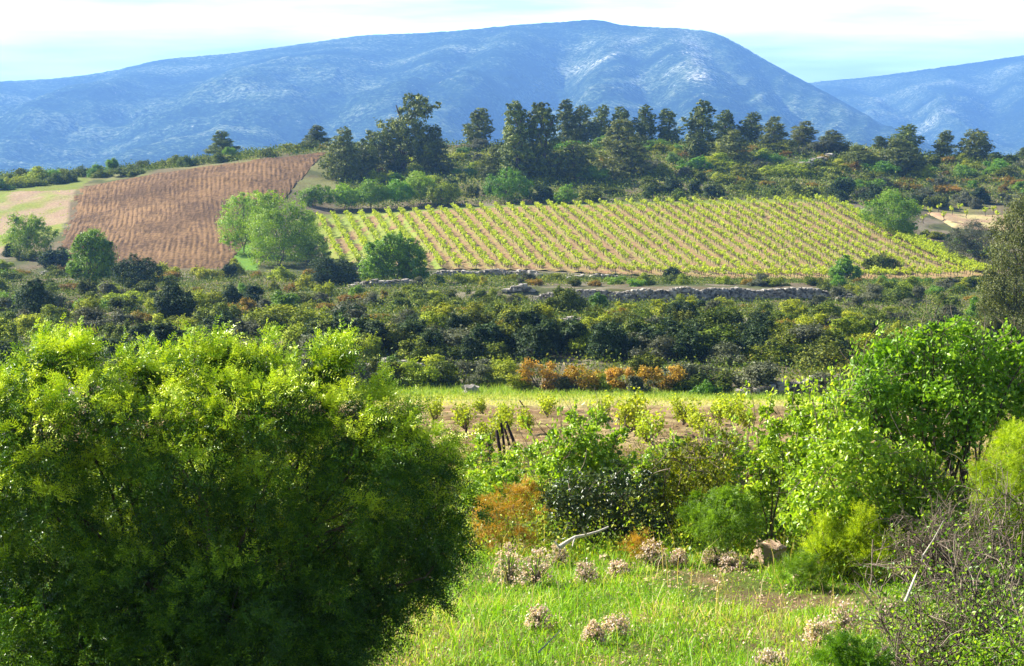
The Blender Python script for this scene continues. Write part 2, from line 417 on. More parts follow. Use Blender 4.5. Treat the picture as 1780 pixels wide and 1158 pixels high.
def inpoly(px, py, poly):
    r = np.zeros(px.shape, bool); k = len(poly)
    for i in range(k):
        x1, y1 = poly[i]; x2, y2 = poly[(i + 1) % k]
        c = ((y1 > py) != (y2 > py)) & (px < (x2 - x1) * (py - y1) / (y2 - y1 + 1e-12) + x1)
        r ^= c
    return r
def grid_mesh(name, X, Y, Z, mat, color=None, smooth_=True, tint=None):
    a, b = X.shape
    v = np.stack([X, Y, Z], -1).reshape(-1, 3)
    i = np.arange(a - 1)[:, None] * b; j = np.arange(b - 1)[None]
    f = np.stack([i + j, i + j + 1, i + b + j + 1, i + b + j], -1).reshape(-1, 4)
    g = Geo().add(v, f, 0, None if tint is None else tint.ravel())
    me = g.mesh(name, mat, smooth_)
    if color is not None:
        ca = me.color_attributes.new('soil', 'FLOAT_COLOR', 'POINT')
        ca.data.foreach_set('color', np.concatenate([color.reshape(-1, 3) * 0.62, np.ones((v.shape[0], 1))], 1).astype(np.float32).ravel())
    return me

yl = np.concatenate([np.arange(-60, 14, 2.0), np.arange(14, 60, 0.35), np.arange(60, 130, 0.8), np.arange(130, 500, 1.0), np.geomspace(500, 13900, 60)])
wl = np.linspace(-1, 1, 360)
Yg = np.repeat(yl[:, None], len(wl), 1)
halfw = np.where(yl < 500, 0.27 * np.maximum(yl, 0) + 12, 147 + (yl - 500) * 0.55)
Xg = wl[None] * halfw[:, None]
Zg = hh(Xg, Yg)
PX, PY = project(Xg, np.maximum(Yg, 5), Zg)
n_a = fbm(Xg / 9, Yg / 14, 4); n_b = fbm(Xg / 1.5 + 9, Yg / 2.2, 4); n_c = fbm(Xg / 4 + 5, Yg / 4, 3)
colr = np.zeros(Xg.shape + (3,))
def setc(mask, c):
    w = np.asarray(mask, float)[..., None]; colr[:] = colr * (1 - w) + np.array(c) * w
setc(np.ones_like(Xg), (0.20, 0.16, 0.10))                                # scrub earth
setc(smooth(0.45, 0.6, n_a), (0.12, 0.13, 0.05))
setc(smooth(0.58, 0.7, n_c) * 0.8, (0.30, 0.25, 0.18))
setc(Yg < 34, (0.13, 0.17, 0.035))
setc((Yg < 34) * smooth(0.56, 0.66, n_b), (0.24, 0.17, 0.09))
setc((Yg >= 34) & (Yg < 60), (0.20, 0.13, 0.07))
setc((Yg >= 60) & (Yg < 98), (0.34, 0.23, 0.12))
setc(smooth(92, 99, Yg) * (Yg < 126), (0.48, 0.40, 0.16))
setc(smooth(108, 116, Yg) * (Yg < 126) * smooth(0.3, 0.55, fbm(Xg / 6, Yg / 3, 3)), (0.22, 0.34, 0.05))
# bare dry ground left of the ploughed field
bare = inpoly(PX, PY, [(-200, 335), (60, 328), (132, 322), (110, 400), (60, 440), (-200, 440)]) & (Yg > 325) & (Yg < 460)
setc(bare, (0.42, 0.30, 0.20))
setc(bare * smooth(0.45, 0.58, n_a), (0.30, 0.33, 0.08))
lawn = inpoly(PX, PY, [(-200, 300), (60, 296), (160, 312), (132, 330), (-200, 340)]) & (Yg > 325) & (Yg < 475)
setc(lawn, (0.24, 0.27, 0.06))
strip = inpoly(PX, PY, [(375, 392), (420, 392), (450, 470), (405, 470)]) & (Yg > 300) & (Yg < 420)
setc(strip, (0.20, 0.34, 0.05))
rim = inpoly(PX, PY, [(535, 392), (545, 374), (900, 355), (1440, 345), (1500, 366), (1700, 462), (1730, 485), (1700, 492), (1440, 356), (900, 366), (556, 386), (600, 470), (575, 470)]) & (Yg > 318) & (Yg < 402)
setc(rim, (0.26, 0.30, 0.07))
path = inpoly(PX, PY, [(1590, 368), (1770, 372), (1775, 362), (1590, 356)]) & (Yg > 380)
rid = (Yg > 400) & ~bare & ~lawn
setc(rid * smooth(0.40, 0.55, n_c) * 0.8, (0.25, 0.24, 0.09))
setc(Yg > 560, (0.10, 0.11, 0.05))
ground = link('ground', grid_mesh('ground', Xg, Yg, Zg, M['ground'], colr)); tag(ground, kind='structure')

# ------------------------------------------------------------------ fields (sheets with real furrows, lying just above the ground)
def soil_colour(base, X, Y):
    return base
def lerp_poly(pts, x):
    a = np.array(pts, float)
    return np.interp(x, a[:, 0], a[:, 1])
# ploughed field: furrows run up the slope
nu, nv = 640, 170
u = np.linspace(0, 1, nu); v = np.linspace(0, 1, nv)
botP = [(86, 450), (140, 460), (200, 463), (300, 467), (400, 468)]
topP = [(132, 326), (250, 306), (350, 290), (450, 277), (520, 269), (578, 262)]
bx = np.interp(u, np.linspace(0, 1, 5), [p[0] for p in botP]); by = lerp_poly(botP, bx)
tx = np.interp(u, np.linspace(0, 1, 6), [p[0] for p in topP]); ty = lerp_poly(topP, tx)
B = np.array([ground_at(a, b, 324, 350)[:2] for a, b in zip(bx[::20], by[::20])])
T = np.array([ground_at(a, b, 395, 468)[:2] for a, b in zip(tx[::20], ty[::20])])
B = np.stack([np.interp(u, u[::20], B[:, k]) for k in (0, 1)], 1); T = np.stack([np.interp(u, u[::20], T[:, k]) for k in (0, 1)], 1)
Xf = B[None, :, 0] * (1 - v[:, None]) + T[None, :, 0] * v[:, None]
Yf = B[None, :, 1] * (1 - v[:, None]) + T[None, :, 1] * v[:, None]
wob = 0.6 * np.sin(v * 7.0)[:, None] + 0.8 * (fbm(v * 5, v * 0 + 3)[:, None] - 0.5)
Xf = Xf + wob * np.sin(u * math.pi)[None]
nfur = 58
ph = (u[None] * nfur + 0.5 * (fbm(v[:, None] * 30 + 3, u[None] * 14, 3) - 0.5))
ph = (Xf + 0.125 * (Yf - 380) + 0.5 * np.sin(Yf / 17.0 + Xf / 14) + 0.35 * (fbm(Xf / 5, Yf / 6, 3) - 0.5)) / 0.78
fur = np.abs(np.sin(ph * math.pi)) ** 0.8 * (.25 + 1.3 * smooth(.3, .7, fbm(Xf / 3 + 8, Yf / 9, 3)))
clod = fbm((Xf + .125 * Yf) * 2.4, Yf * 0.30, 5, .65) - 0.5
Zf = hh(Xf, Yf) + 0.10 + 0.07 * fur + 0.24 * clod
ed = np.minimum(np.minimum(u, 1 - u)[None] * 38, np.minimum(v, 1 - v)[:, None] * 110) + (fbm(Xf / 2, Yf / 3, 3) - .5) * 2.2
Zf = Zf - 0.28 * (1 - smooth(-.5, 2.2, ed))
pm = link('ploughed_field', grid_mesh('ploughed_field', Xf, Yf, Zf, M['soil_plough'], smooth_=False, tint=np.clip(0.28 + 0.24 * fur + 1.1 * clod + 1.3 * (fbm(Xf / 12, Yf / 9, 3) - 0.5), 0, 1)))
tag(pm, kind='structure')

# vineyard on the terrace: VP of the rows
VPX, VPY = 265.0, -190.0
topV = [(545, 385), (556, 383), (700, 372), (815, 366), (931, 362), (1100, 358), (1253, 357), (1422, 353), (1445, 354), (1710, 470)]
botV = [(585, 455), (600, 462), (740, 468), (950, 471), (1050, 477), (1150, 483), (1300, 490), (1400, 492), (1560, 489), (1715, 480), (1900, 480)]
def row_ends(px):
    y0 = lerp_poly(topV, px); s = (px - VPX) / (y0 - VPY)
    for y in np.arange(y0, 500, 0.5):
        x = px + s * (y - y0)
        if y >= lerp_poly(botV, x): break
    return (px, y0), (x, y)
rows = []
px = 556.0
while px < 1640:
    (x0, y0), (x1, y1) = row_ends(px)
    if y1 - y0 > 6:
        a = ground_at(x0, y0, 325, 398); b = ground_at(x1, y1, 323.5, 398)
        rows.append((np.array(a[:2]), np.array(b[:2])))
    px += 23.3 if px < 1430 else 23.3
R_A = np.array([r[0] for r in rows]); R_B = np.array([r[1] for r in rows])
kk = 12
ui = np.linspace(-0.5, len(rows) - 0.5, (len(rows)) * kk)
def ext(A, q):
    i = np.arange(len(A)); r = np.stack([np.interp(q, i, A[:, k]) for k in (0, 1)], 1)
    lo = q < 0; r[lo] = A[0] + (A[1] - A[0]) * q[lo, None]
    hi = q > len(A) - 1; r[hi] = A[-1] + (A[-1] - A[-2]) * (q[hi, None] - len(A) + 1)
    return r
A_ = ext(R_A, ui); B_ = ext(R_B, ui); v = np.linspace(-0.015, 1.01, 120)
Xv = A_[None, :, 0] * (1 - v[:, None]) + B_[None, :, 0] * v[:, None]
Yv = A_[None, :, 1] * (1 - v[:, None]) + B_[None, :, 1] * v[:, None]
fr_ = ui - np.round(ui)                       # 0 on the row of vines
clod = fbm(Xv * 1.7, Yv * 1.7, 4) - 0.5
Zv = hh(Xv, Yv) + 0.13 + 0.10 * np.cos(fr_ * 2 * math.pi)[None] + 0.16 * clod
side = (fr_[None] > 0) * 1.0                   # each lane: turned earth on one side, dry weeds on the other
lane = np.floor(ui)[None]
wd = smooth(0.30, 0.62, vn2(lane * 3.7, v[:, None] * 5) * 0.7 + fbm(Xv / 3, Yv / 3, 3) * 0.5)
near_row = np.abs(fr_)[None] < 0.17
cv = np.zeros(Xv.shape + (3,))
cv[:] = (0.33, 0.215, 0.11)
w = (side * wd)[..., None] * 0.9; cv = cv * (1 - w) + np.array((0.62, 0.47, 0.23)) * w
w = (near_row * smooth(0.42, 0.55, fbm(Xv / 1.5, Yv / 1.5 + 4, 3)))[..., None] * 0.6; cv = cv * (1 - w) + np.array((0.36, 0.36, 0.08)) * w
lft = ((ui < 6)[None] * smooth(0.4, 0.5, fbm(Xv / 2, Yv / 8, 3)))[..., None] * 0.9; cv = cv * (1 - lft) + np.array((0.32, 0.38, 0.07)) * lft
vs = link('vineyard_soil', grid_mesh('vineyard_soil', Xv, Yv, Zv, M['ground'], cv)); tag(vs, kind='structure')

# small field at the right, half hidden by trees
q = [ground_at(*p, 380, 440)[:2] for p in [(1592, 366), (1790, 374), (1800, 425), (1650, 405)]]
uu, vv = np.meshgrid(np.linspace(0, 1, 60), np.linspace(0, 1, 40))
Q = np.array(q)
XY = (Q[0] * ((1 - uu) * (1 - vv))[..., None] + Q[1] * (uu * (1 - vv))[..., None] + Q[2] * (uu * vv)[..., None] + Q[3] * ((1 - uu) * vv)[..., None])
ca = np.zeros(uu.shape + (3,)); ca[:] = (0.50, 0.33, 0.21)
w = smooth(0.45, 0.6, fbm(XY[..., 0] / 2, XY[..., 1] / 3, 3))[..., None]; ca = ca * (1 - w) + np.array((0.60, 0.48, 0.24)) * w
sf = link('small_field', grid_mesh('small_field', XY[..., 0], XY[..., 1], hh(XY[..., 0], XY[..., 1]) + 0.35 + 0.15 * fbm(XY[..., 0], XY[..., 1]) - 0.8 * (1 - smooth(0, .15, np.minimum(np.minimum(uu, 1 - uu), np.minimum(vv, 1 - vv)))), M['ground'], ca)); tag(sf, kind='structure')

# near vineyard soil, furrows across the view
xs = np.linspace(-19, 24, 460); ysn = np.arange(56, 101, 0.16)
Xn, Yn = np.meshgrid(xs, ysn)
Xn = Xn * (Yn / 80)
cl = fbm(Xn * 1.8, Yn * 3.0, 4) - 0.5
Zn = hh(Xn, Yn) + 0.07 + 0.13 * np.sin(Yn * 2 * math.pi / 1.3 + 1.5 * fbm(Xn / 4, Yn / 4, 2)) + 0.22 * cl
cn = np.zeros(Xn.shape + (3,)); cn[:] = (0.29, 0.19, 0.095)
w = smooth(0.5, 0.62, fbm(Xn / 1.2, Yn / 1.6, 3))[..., None] * 0.7; cn = cn * (1 - w) + np.array((0.55, 0.40, 0.20)) * w
w = smooth(90, 99, Yn)[..., None]; cn = cn * (1 - w) + np.array((0.50, 0.41, 0.17)) * w
Zn = Zn - 0.25 * smooth(97, 100.5, Yn) - 0.3 * (1 - smooth(56, 61, Yn)) - 0.3 * (1 - smooth(0, 1.5, (Xn * 80 / Yn) + 19)) - 0.3 * smooth(22.5, 24, Xn * 80 / Yn)
ns = link('near_vineyard_soil', grid_mesh('near_vineyard_soil', Xn, Yn, Zn, M['ground'], cn)); tag(ns, kind='structure')

# ------------------------------------------------------------------ mountains
def mountain_mat():
    m, t, Nn, Lk = new_mat('mountain_garrigue')
    tcn = Nn('ShaderNodeTexCoord')
    n1 = Nn('ShaderNodeTexNoise'); n1.inputs['Scale'].default_value = 0.085; n1.inputs['Detail'].default_value = 8; n1.inputs['Roughness'].default_value = 0.8
    n2 = Nn('ShaderNodeTexNoise'); n2.inputs['Scale'].default_value = 0.0035; n2.inputs['Detail'].default_value = 4
    mpn = Nn('ShaderNodeMapping'); mpn.inputs['Scale'].default_value = (1.0, 0.7, 1.9); mpn.inputs['Rotation'].default_value = (0, math.radians(-8), 0)
    Lk(tcn.outputs['Object'], mpn.inputs[0]); Lk(mpn.outputs[0], n1.inputs['Vector']); Lk(tcn.outputs['Object'], n2.inputs['Vector'])
    at = Nn('ShaderNodeAttribute'); at.attribute_name = 'tint'
    a1 = Nn('ShaderNodeMath'); a1.operation = 'MULTIPLY_ADD'; a1.inputs[1].default_value = 0.5; a1.inputs[2].default_value = -0.25; Lk(n2.outputs['Fac'], a1.inputs[0])
    a2 = Nn('ShaderNodeMath'); a2.operation = 'ADD'; Lk(n1.outputs['Fac'], a2.inputs[0]); Lk(a1.outputs[0], a2.inputs[1])
    a3 = Nn('ShaderNodeMath'); a3.operation = 'MULTIPLY_ADD'; a3.inputs[1].default_value = 0.35; Lk(at.outputs['Fac'], a3.inputs[0]); Lk(a2.outputs[0], a3.inputs[2])
    rp = Nn('ShaderNodeValToRGB'); ramp(rp, [(0.40, (0.012, 0.025, 0.012)), (0.52, (0.05, 0.09, 0.035)), (0.66, (0.24, 0.29, 0.15)), (0.90, (0.65, 0.60, 0.52))]); Lk(a3.outputs[0], rp.inputs[0])
    n3 = Nn('ShaderNodeTexNoise'); n3.inputs['Scale'].default_value = 0.11; n3.inputs['Detail'].default_value = 3; Lk(tcn.outputs['Object'], n3.inputs['Vector'])
    a4 = Nn('ShaderNodeMath'); a4.operation = 'MULTIPLY_ADD'; a4.inputs[1].default_value = 0.30; Lk(at.outputs['Fac'], a4.inputs[0]); Lk(n3.outputs['Fac'], a4.inputs[2])
    r3 = Nn('ShaderNodeMapRange'); r3.inputs['From Min'].default_value = 0.71; r3.inputs['From Max'].default_value = 0.86; Lk(a4.outputs[0], r3.inputs['Value'])
    r4 = Nn('ShaderNodeMapRange'); r4.inputs['From Min'].default_value = 0.52; r4.inputs['From Max'].default_value = 0.38; r4.inputs['To Max'].default_value = 0.9; Lk(n3.outputs['Fac'], r4.inputs['Value'])
    mxa = Nn('ShaderNodeMixRGB'); mxa.inputs['Color2'].default_value = (0.012, 0.026, 0.012, 1); Lk(r4.outputs[0], mxa.inputs[0]); Lk(rp.outputs[0], mxa.inputs['Color1'])
    mxb = Nn('ShaderNodeMixRGB'); mxb.inputs['Color2'].default_value = (0.85, 0.78, 0.70, 1); Lk(r3.outputs[0], mxb.inputs[0]); Lk(mxa.outputs[0], mxb.inputs['Color1'])
    b = Nn('ShaderNodeBsdfPrincipled'); b.inputs['Roughness'].default_value = 1; b.inputs['Specular IOR Level'].default_value = 0
    Lk(mxb.outputs[0], b.inputs['Base Color'])
    bm = Nn('ShaderNodeBump'); bm.inputs['Strength'].default_value = 1; bm.inputs['Distance'].default_value = 14
    Lk(n1.outputs['Fac'], bm.inputs['Height']); Lk(bm.outputs[0], b.inputs['Normal'])
    o = Nn('ShaderNodeOutputMaterial'); Lk(b.outputs[0], o.inputs['Surface'])
    return m
M['mountain'] = mountain_mat()
def mountain(name, sky_line, y0, yc, px0, px1, seed, rocks, amp=1.0, valleys=()):
    S_ = 1.72
    nu, nv = 900, 300
    pxs = np.linspace(px0, px1, nu)
    sl = np.array(sky_line, float)
    cp = crom(sl[:, 0], sl[:, 1], pxs)
    t = t_of(pxs, 120)
    zc = slope_of(cp) * yc
    q = np.concatenate([np.linspace(0, 1, 240), np.linspace(1, 1.9, 61)[1:]])
    Y = y0 + q[:, None] * (yc - y0) + 0 * t[None]
    X = t[None] * (yc * 0.55 + Y * 0.45)
    prof = np.where(q <= 1, np.clip(q, 1e-6, 1) ** 0.72, 1 - (q - 1) * 1.2)[:, None]
    Z = -125 + (zc[None] + 125) * prof
    Xw, Yw, Zw = X, Y, Z
    X, Y, Z = X / S_, Y / S_, Z / S_
    env = (np.sin(np.clip(q, 0, 1) * math.pi) ** 0.8)[:, None] * (1.15 - np.clip(q, 0, 1)[:, None] * .75)
    wx = X + 60 * (fbm(X / 300 + seed, Y / 300, 3) - 0.5)
    gul = np.abs(fbm(wx / 210 + seed, Y / 700 + seed, 4, 0.55) - 0.5) * 2
    big = fbm(X / 620 + seed * 2, Y / 520, 3) - 0.5
    fine = fbm(X / 45, Y / 60 + seed, 4, 0.6) - 0.5
    strata = np.abs(((Z - 0.10 * X + 22 * big + 10 * (fbm(X / 120, Y / 120) - .5)) / 17.0) % 1 - 0.5) * 2
    Z = Z + env * amp * (-52 * gul + 95 * big + 22 * fine + 7 * strata)
    skyn = (fbm(X / 5, Y / 9, 3) - 0.5) * 2.2
    qc = np.clip(q, 0, 1)[:, None]
    for (pa, pb, w_, dp) in valleys:
        c_ = pa + (pb - pa) * qc + 18 * (fbm(qc * 5 + pa, 0 * qc, 3) - .5)
        Z = Z - dp * np.sin(qc * math.pi) ** .8 * np.exp(-((pxs[None] - c_) / w_) ** 2)
    Z = (Z + skyn) * S_; X = Xw; Y = Yw
    tint = 0.25 * fine + 0.42 * (strata - 0.6) * smooth(.40, .58, fbm(X / 260 + 3, Z / 40, 3)) + 0.15 * gul
    PXm, PYm = project(X, Y, Z)
    for (cx, cy_, rx, ry, a_, w_) in rocks:
        ca_, sa_ = math.cos(math.radians(a_)), math.sin(math.radians(a_))
        dx = (PXm - cx) * ca_ + (PYm - cy_) * sa_; dy = -(PXm - cx) * sa_ + (PYm - cy_) * ca_
        tint = tint + w_ * np.exp(-(dx / rx) ** 2 - (dy / ry) ** 2)
    o = link(name, grid_mesh(name, X, Y, Z, M['mountain'], tint=tint)); tag(o, kind='structure')
    return o
rock1 = [(1210, 90, 45, 22, 60, 0.55), (1215, 135, 50, 14, 20, 0.4), (1030, 110, 110, 12, -28, 0.45), (950, 135, 60, 10, -35, 0.4), (1100, 145, 30, 10, -30, 0.35),
         (640, 115, 260, 10, -10, 0.18), (500, 165, 60, 10, 0, 0.15), (1300, 150, 60, 20, 35, 0.15)]
mountain('mountain', [(-700, 190), (-300, 165), (0, 142), (120, 134), (200, 122), (270, 106), (400, 93), (520, 77), (640, 61), (720, 58), (830, 50), (900, 43), (980, 38), (1040, 35), (1080, 43), (1130, 47), (1200, 51), (1240, 57), (1285, 78), (1335, 107), (1400, 142), (1450, 168), (1500, 196), (1530, 213), (1600, 245), (1700, 285), (1900, 360), (2300, 460)], 3900, 6200, -600, 2200, 5.3, rock1, 1.0, [(850, 1010, 60, 75), (1130, 1090, 35, 22), (560, 720, 60, 28), (250, 400, 70, 28), (1300, 1210, 40, 18), (30, 150, 60, 25), (700, 860, 25, 14), (1420, 1290, 30, 14)])
rock2 = [(1620, 215, 60, 10, -35, 0.5), (1560, 165, 60, 8, -20, 0.3), (1740, 125, 30, 10, -20, 0.3)]
mountain('far_mountain', [(900, 260), (1100, 215), (1300, 165), (1415, 143), (1500, 135), (1600, 122), (1700, 108), (1780, 96), (1900, 84), (2100, 78), (2500, 90)], 6600, 8700, 950, 2450, 9.1, rock2, 1.1, [(1560, 1500, 30, 30), (1640, 1700, 40, 35)])


# ------------------------------------------------------------------ plants: builders
def px_lobes(d, circles, base, yr=0.8, rr=rng):
    """crown outline given as circles (px, py, radius px[, depth offset m]) seen at distance d, turned into ellipsoids with real depth round the base point"""
    out = []
    for c in circles:
        dz = c[3] if len(c) > 3 else rr.uniform(-0.35, 0.35)
        x, y, z = at_depth(c[0], c[1], d + dz)
        r = c[2] * mpp(d)
        out.append((x - base[0], y - base[1], z - base[2], r, r * yr * rr.uniform(0.85, 1.15), r * (c[4] if len(c) > 4 else 0.92)))
    return np.array(out)

def skeleton(g, r, lobes, base, mat, r0, fork=0.35, stems=3, sides=5):
    """stems from the foot that fork towards every lobe"""
    lobes = np.asarray(lobes); top = lobes[:, :3]
    ctr = top.mean(0)
    st = []
    for k in range(stems):
        e = np.array([ctr[0] * 0.5 + r.normal(0, 0.25) * abs(ctr[2]) * 0.5, ctr[1] * 0.5 + r.normal(0, 0.1) * abs(ctr[2]), ctr[2] * fork])
        p0 = np.array([r.normal(0, r0 * 1.5), r.normal(0, r0 * 1.5), -0.15])
        g.add(*limb(p0, e, r0, r0 * 0.7, 0.08, 6, sides, r), mat, r.random()); st.append(e)
    for q in lobes:
        k = int(np.argmin([np.linalg.norm(e - q[:3]) for e in st])); e = st[k]
        m_ = e + (q[:3] - e) * 0.55 + r.normal(0, 0.06, 3) * np.linalg.norm(q[:3] - e)
        g.add(*limb(e, m_, r0 * 0.62, r0 * 0.4, 0.08, 5, sides, r), mat, r.random())
        g.add(*limb(m_, q[:3], r0 * 0.4, r0 * 0.2, 0.08, 5, sides, r), mat, r.random())
        for _ in range(4):
            d = unit(r.normal(0, 1, 3) + np.array([0, 0, 0.6])); g.add(*limb(m_ + (q[:3] - m_) * r.random(), q[:3] + d * q[3:6] * 0.85, r0 * 0.2, r0 * 0.06, 0.08, 4, 4, r), mat, r.random())

# far pines: (several shapes, copied)
def pine_meshes(seed, kind, light=False):
    """unit pine, 1 m tall: crown of clumped needle tufts on a bent trunk with limbs"""
    r = np.random.default_rng(seed)
    L = []
    def egg(z0, z1, Rm, pw, n, sz, lopsided=0.0):
        for i in range(n):
            w = r.random() ** 1.35; z = z0 + (z1 - z0) * w; R_ = Rm * math.sin(math.pi * min(1, .12 + w * .86) ** pw) ** .7
            a = r.uniform(0, 6.28); q = R_ * r.uniform(.45, .95)
            L.append((q * math.cos(a) + lopsided * (w - .5), q * math.sin(a), z, sz * r.uniform(.7, 1.3), sz * r.uniform(.7, 1.3), sz * r.uniform(.7, 1.2)))
        for w in (.15, .35, .55, .75):
            R_ = Rm * math.sin(math.pi * min(1, .12 + w * .86) ** pw) ** .7; L.append((lopsided * (w - .5), 0, z0 + (z1 - z0) * w, R_ * .7, R_ * .7, (z1 - z0) * .16))
    if kind == 'round': egg(.06, .93, .29, .72, 30, .085, r.uniform(-.15, .15))
    elif kind == 'cone':
        for i in range(9):
            z = 0.22 + 0.72 * i / 9; w = 0.26 * (1 - z) + 0.05; a = r.uniform(0, 6.28)
            L.append((w * .6 * math.cos(a), w * .6 * math.sin(a), z, w, w, .10))
    elif kind == 'lean':
        for (x, z, w) in [(-.28, .42, .16), (-.18, .55, .17), (-.05, .45, .2), (.05, .6, .2), (.16, .74, .17), (.24, .86, .14), (.12, .90, .12), (.22, .5, .16), (-.30, .28, .14), (.05, .3, .22), (.28, .3, .15), (-.12, .22, .18)]:
            L.append((x, r.uniform(-.12, .12), z, w, w * .9, w * .75))
    elif kind == 'tall': egg(.03, .95, .26, .75, 32, .078, r.uniform(-.1, .1))
    else: egg(.02, .90, .34, .60, 26, .115, r.uniform(-.1, .1))      # low and bushy to the ground
    L = np.array(L)
    g = Geo(); L = np.concatenate([L, np.stack([np.r_[q[:3] + unit(r.normal(0, 1, 3) + [0, 0, .4]) * q[3:6] * r.uniform(.8, 1.1), q[3:6] * r.uniform(.3, .5)] for q in L for _ in range(3)])]); v, f, t = crown(r, L, 760, 24, 0.032, 0.014, 0.15, 0.34, -0.9, 0.2, out=1.6, sphere=0.9); L = L[:min(14, len(L) // 4)]; g.add(v, f, 0, t)
    cm = g.mesh('pine_crown', M['pine_light'] if light else M['pine'])
    g = Geo()
    tx = L[:, 0].mean() * 0.6
    pts = np.array([[0, 0, -0.05], [0.01, 0, .15], [tx * .5, .01, .35], [tx, 0, .6], [L[-1, 0] * .6, 0, .85]])
    g.add(*tube(pts, [.03, .024, .02, .014, .006], 6), 0, .4)
    for q in L: g.add(*limb(pts[min(3, int(q[2] * 4))], q[:3], .010, .004, .08, 4, 4, r), 0, .5)
    tm = g.mesh('pine_trunk', M['bark'])
    return cm, tm
PINES = {}
for i, (k, lt) in enumerate([('round', 0), ('cone', 0), ('lean', 0), ('tall', 0), ('bushy', 0), ('bushy', 1), ('round', 1), ('tall', 0), ('round', 0)]):
    PINES[i] = pine_meshes(100 + i, k, bool(lt))
def pine(px, py, hpx, wpx, shape, label, lo=300, hi=478, rz=None, group='pine trees along the ridge'):
    x, y, z = ground_at(px, py, lo, hi)
    h = hpx * mpp(y) * 1.04; w = wpx * mpp(y) * 1.22
    natw = {0: .64, 1: .48, 2: .85, 3: .50, 4: .76, 5: .76, 6: .64, 7: .50, 8: .64}[shape]
    s = w / natw
    ro = root('pine_tree', (x, y, z - .05 * h), label, 'tree', group, rz if rz is not None else (0 if shape == 2 else random.uniform(0, 6.28)), (s, s, h))
    link('crown', PINES[shape][0], parent=ro); link('trunk', PINES[shape][1], parent=ro)
    return ro

# ridge pines, left to right
pine(386, 264, 48, 30, 1, 'small cone-shaped pine standing alone on the ridge above the ploughed field')
pine(551, 252, 40, 28, 1, 'smallest lone pine on the skyline just left of the pine wood')
pine(598, 312, 90, 78, 5, 'bushy grey-green pine at the upper right corner of the ploughed field')
pine(634, 305, 68, 62, 4, 'low dark pine tucked left of the big leaning pine')
pine(700, 300, 140, 108, 2, 'big leaning pine with two domes, tallest in the left part of the wood')
pine(757, 300, 82, 58, 5, 'ragged mid-height pine against the right side of the big leaning pine')
pine(832, 244, 64, 54, 0, 'round open pine alone in the gap between the big dark pines')
pine(897, 318, 142, 66, 3, 'left one of the twin black-green pines in the middle of the ridge')
pine(943, 316, 138, 66, 7, 'right one of the twin black-green pines in the middle of the ridge')
pine(860, 315, 60, 60, 5, 'low shaded pine at the left foot of the twin pines')
pine(985, 240, 76, 40, 3, 'narrow pine just right of the twin pines, head above the skyline')
pine(1008, 250, 68, 52, 8, 'rounder lower pine touching the narrow pine right of the twins')
pine(1045, 230, 66, 44, 8, 'first of four skyline pines in a row above the light green pine')
pine(1083, 228, 63, 44, 0, 'second of four skyline pines in a row above the light green pine')
pine(1122, 226, 64, 46, 8, 'third of four skyline pines in a row, the tallest of them')
pine(1160, 226, 56, 38, 7, 'fourth of four skyline pines in a row, thinnest with sparse crown')
pine(1083, 304, 98, 100, 5, 'broad light green pine below the row of four skyline pines')
pine(1000, 310, 76, 70, 4, 'shaded pine between the twin pines and the broad light pine')
pine(1220, 276, 102, 54, 3, 'dark tall pine standing alone right of the skyline row')
pine(1260, 236, 58, 42, 0, 'medium dark pine right behind the tall lone pine')
pine(1305, 234, 52, 46, 8, 'round-headed pine, rightmost of the dark central skyline pines')
pine(1275, 284, 58, 70, 5, 'low bushy pine at the right foot of the tall lone pine')
pine(1345, 254, 52, 52, 6, 'pale green pine right of the round-headed skyline pine')
pine(1395, 250, 44, 52, 6, 'pale green pine where the mountain slope meets the ridge')
pine(1445, 262, 36, 60, 5, 'low pale pine in front of the gap between the mountains')
pine(1533, 240, 24, 32, 0, 'tiny round dark pine below the notch between the mountains')
pine(1575, 244, 50, 60, 8, 'broad dark pine on the skyline below the far mountain')
pine(1640, 256, 46, 38, 0, 'compact dark egg-shaped pine alone on the right skyline')
pine(1696, 276, 60, 64, 4, 'spreading dark pine near the right end of the skyline')
pine(1560, 300, 60, 90, 5, 'wide grey-green pine below the broad dark skyline pine')
pine(1490, 292, 40, 70, 5, 'low grey-green pine on the slope above the light track')
pine(1780, 270, 22, 30, 0, 'pine tip cut by the right edge of the photo on the skyline')

# right edge pine, much nearer
def near_pine():
    d = 165.0; b = ground_at(1812, 640, 158, 175); d = b[1]
    L = px_lobes(d, [(1780, 395, 45), (1745, 400, 26), (1765, 440, 50), (1800, 380, 50), (1745, 470, 32), (1725, 500, 25), (1775, 500, 55), (1735, 545, 32), (1790, 560, 60), (1750, 590, 35), (1815, 450, 60), (1830, 540, 60), (1765, 375, 22)], b, 1.0)
    r = np.random.default_rng(77); L = np.concatenate([L, np.stack([np.r_[q[:3] + unit(r.normal(0, 1, 3)) * q[3:6] * r.uniform(.8, 1.05), q[3:6] * r.uniform(.3, .5)] for q in L for _ in range(3)])])
    ro = root('pine_tree', b, 'large dark pine cut by the right edge beside the vineyard tip', 'tree', 'pine trees')
    g = Geo(); v, f, t = crown(r, L, 2600, 20, 0.17, 0.06, 0.2, 0.35, -0.9, 0.3); L = L[:13]; g.add(v, f, 0, t); link('crown', g.mesh('pine_crown', M['pine_light']), parent=ro)
    g = Geo(); skeleton(g, r, L, b, 0, 0.12, 0.4, 2); link('trunk', g.mesh('pine_trunk', M['bark']), parent=ro)
near_pine()

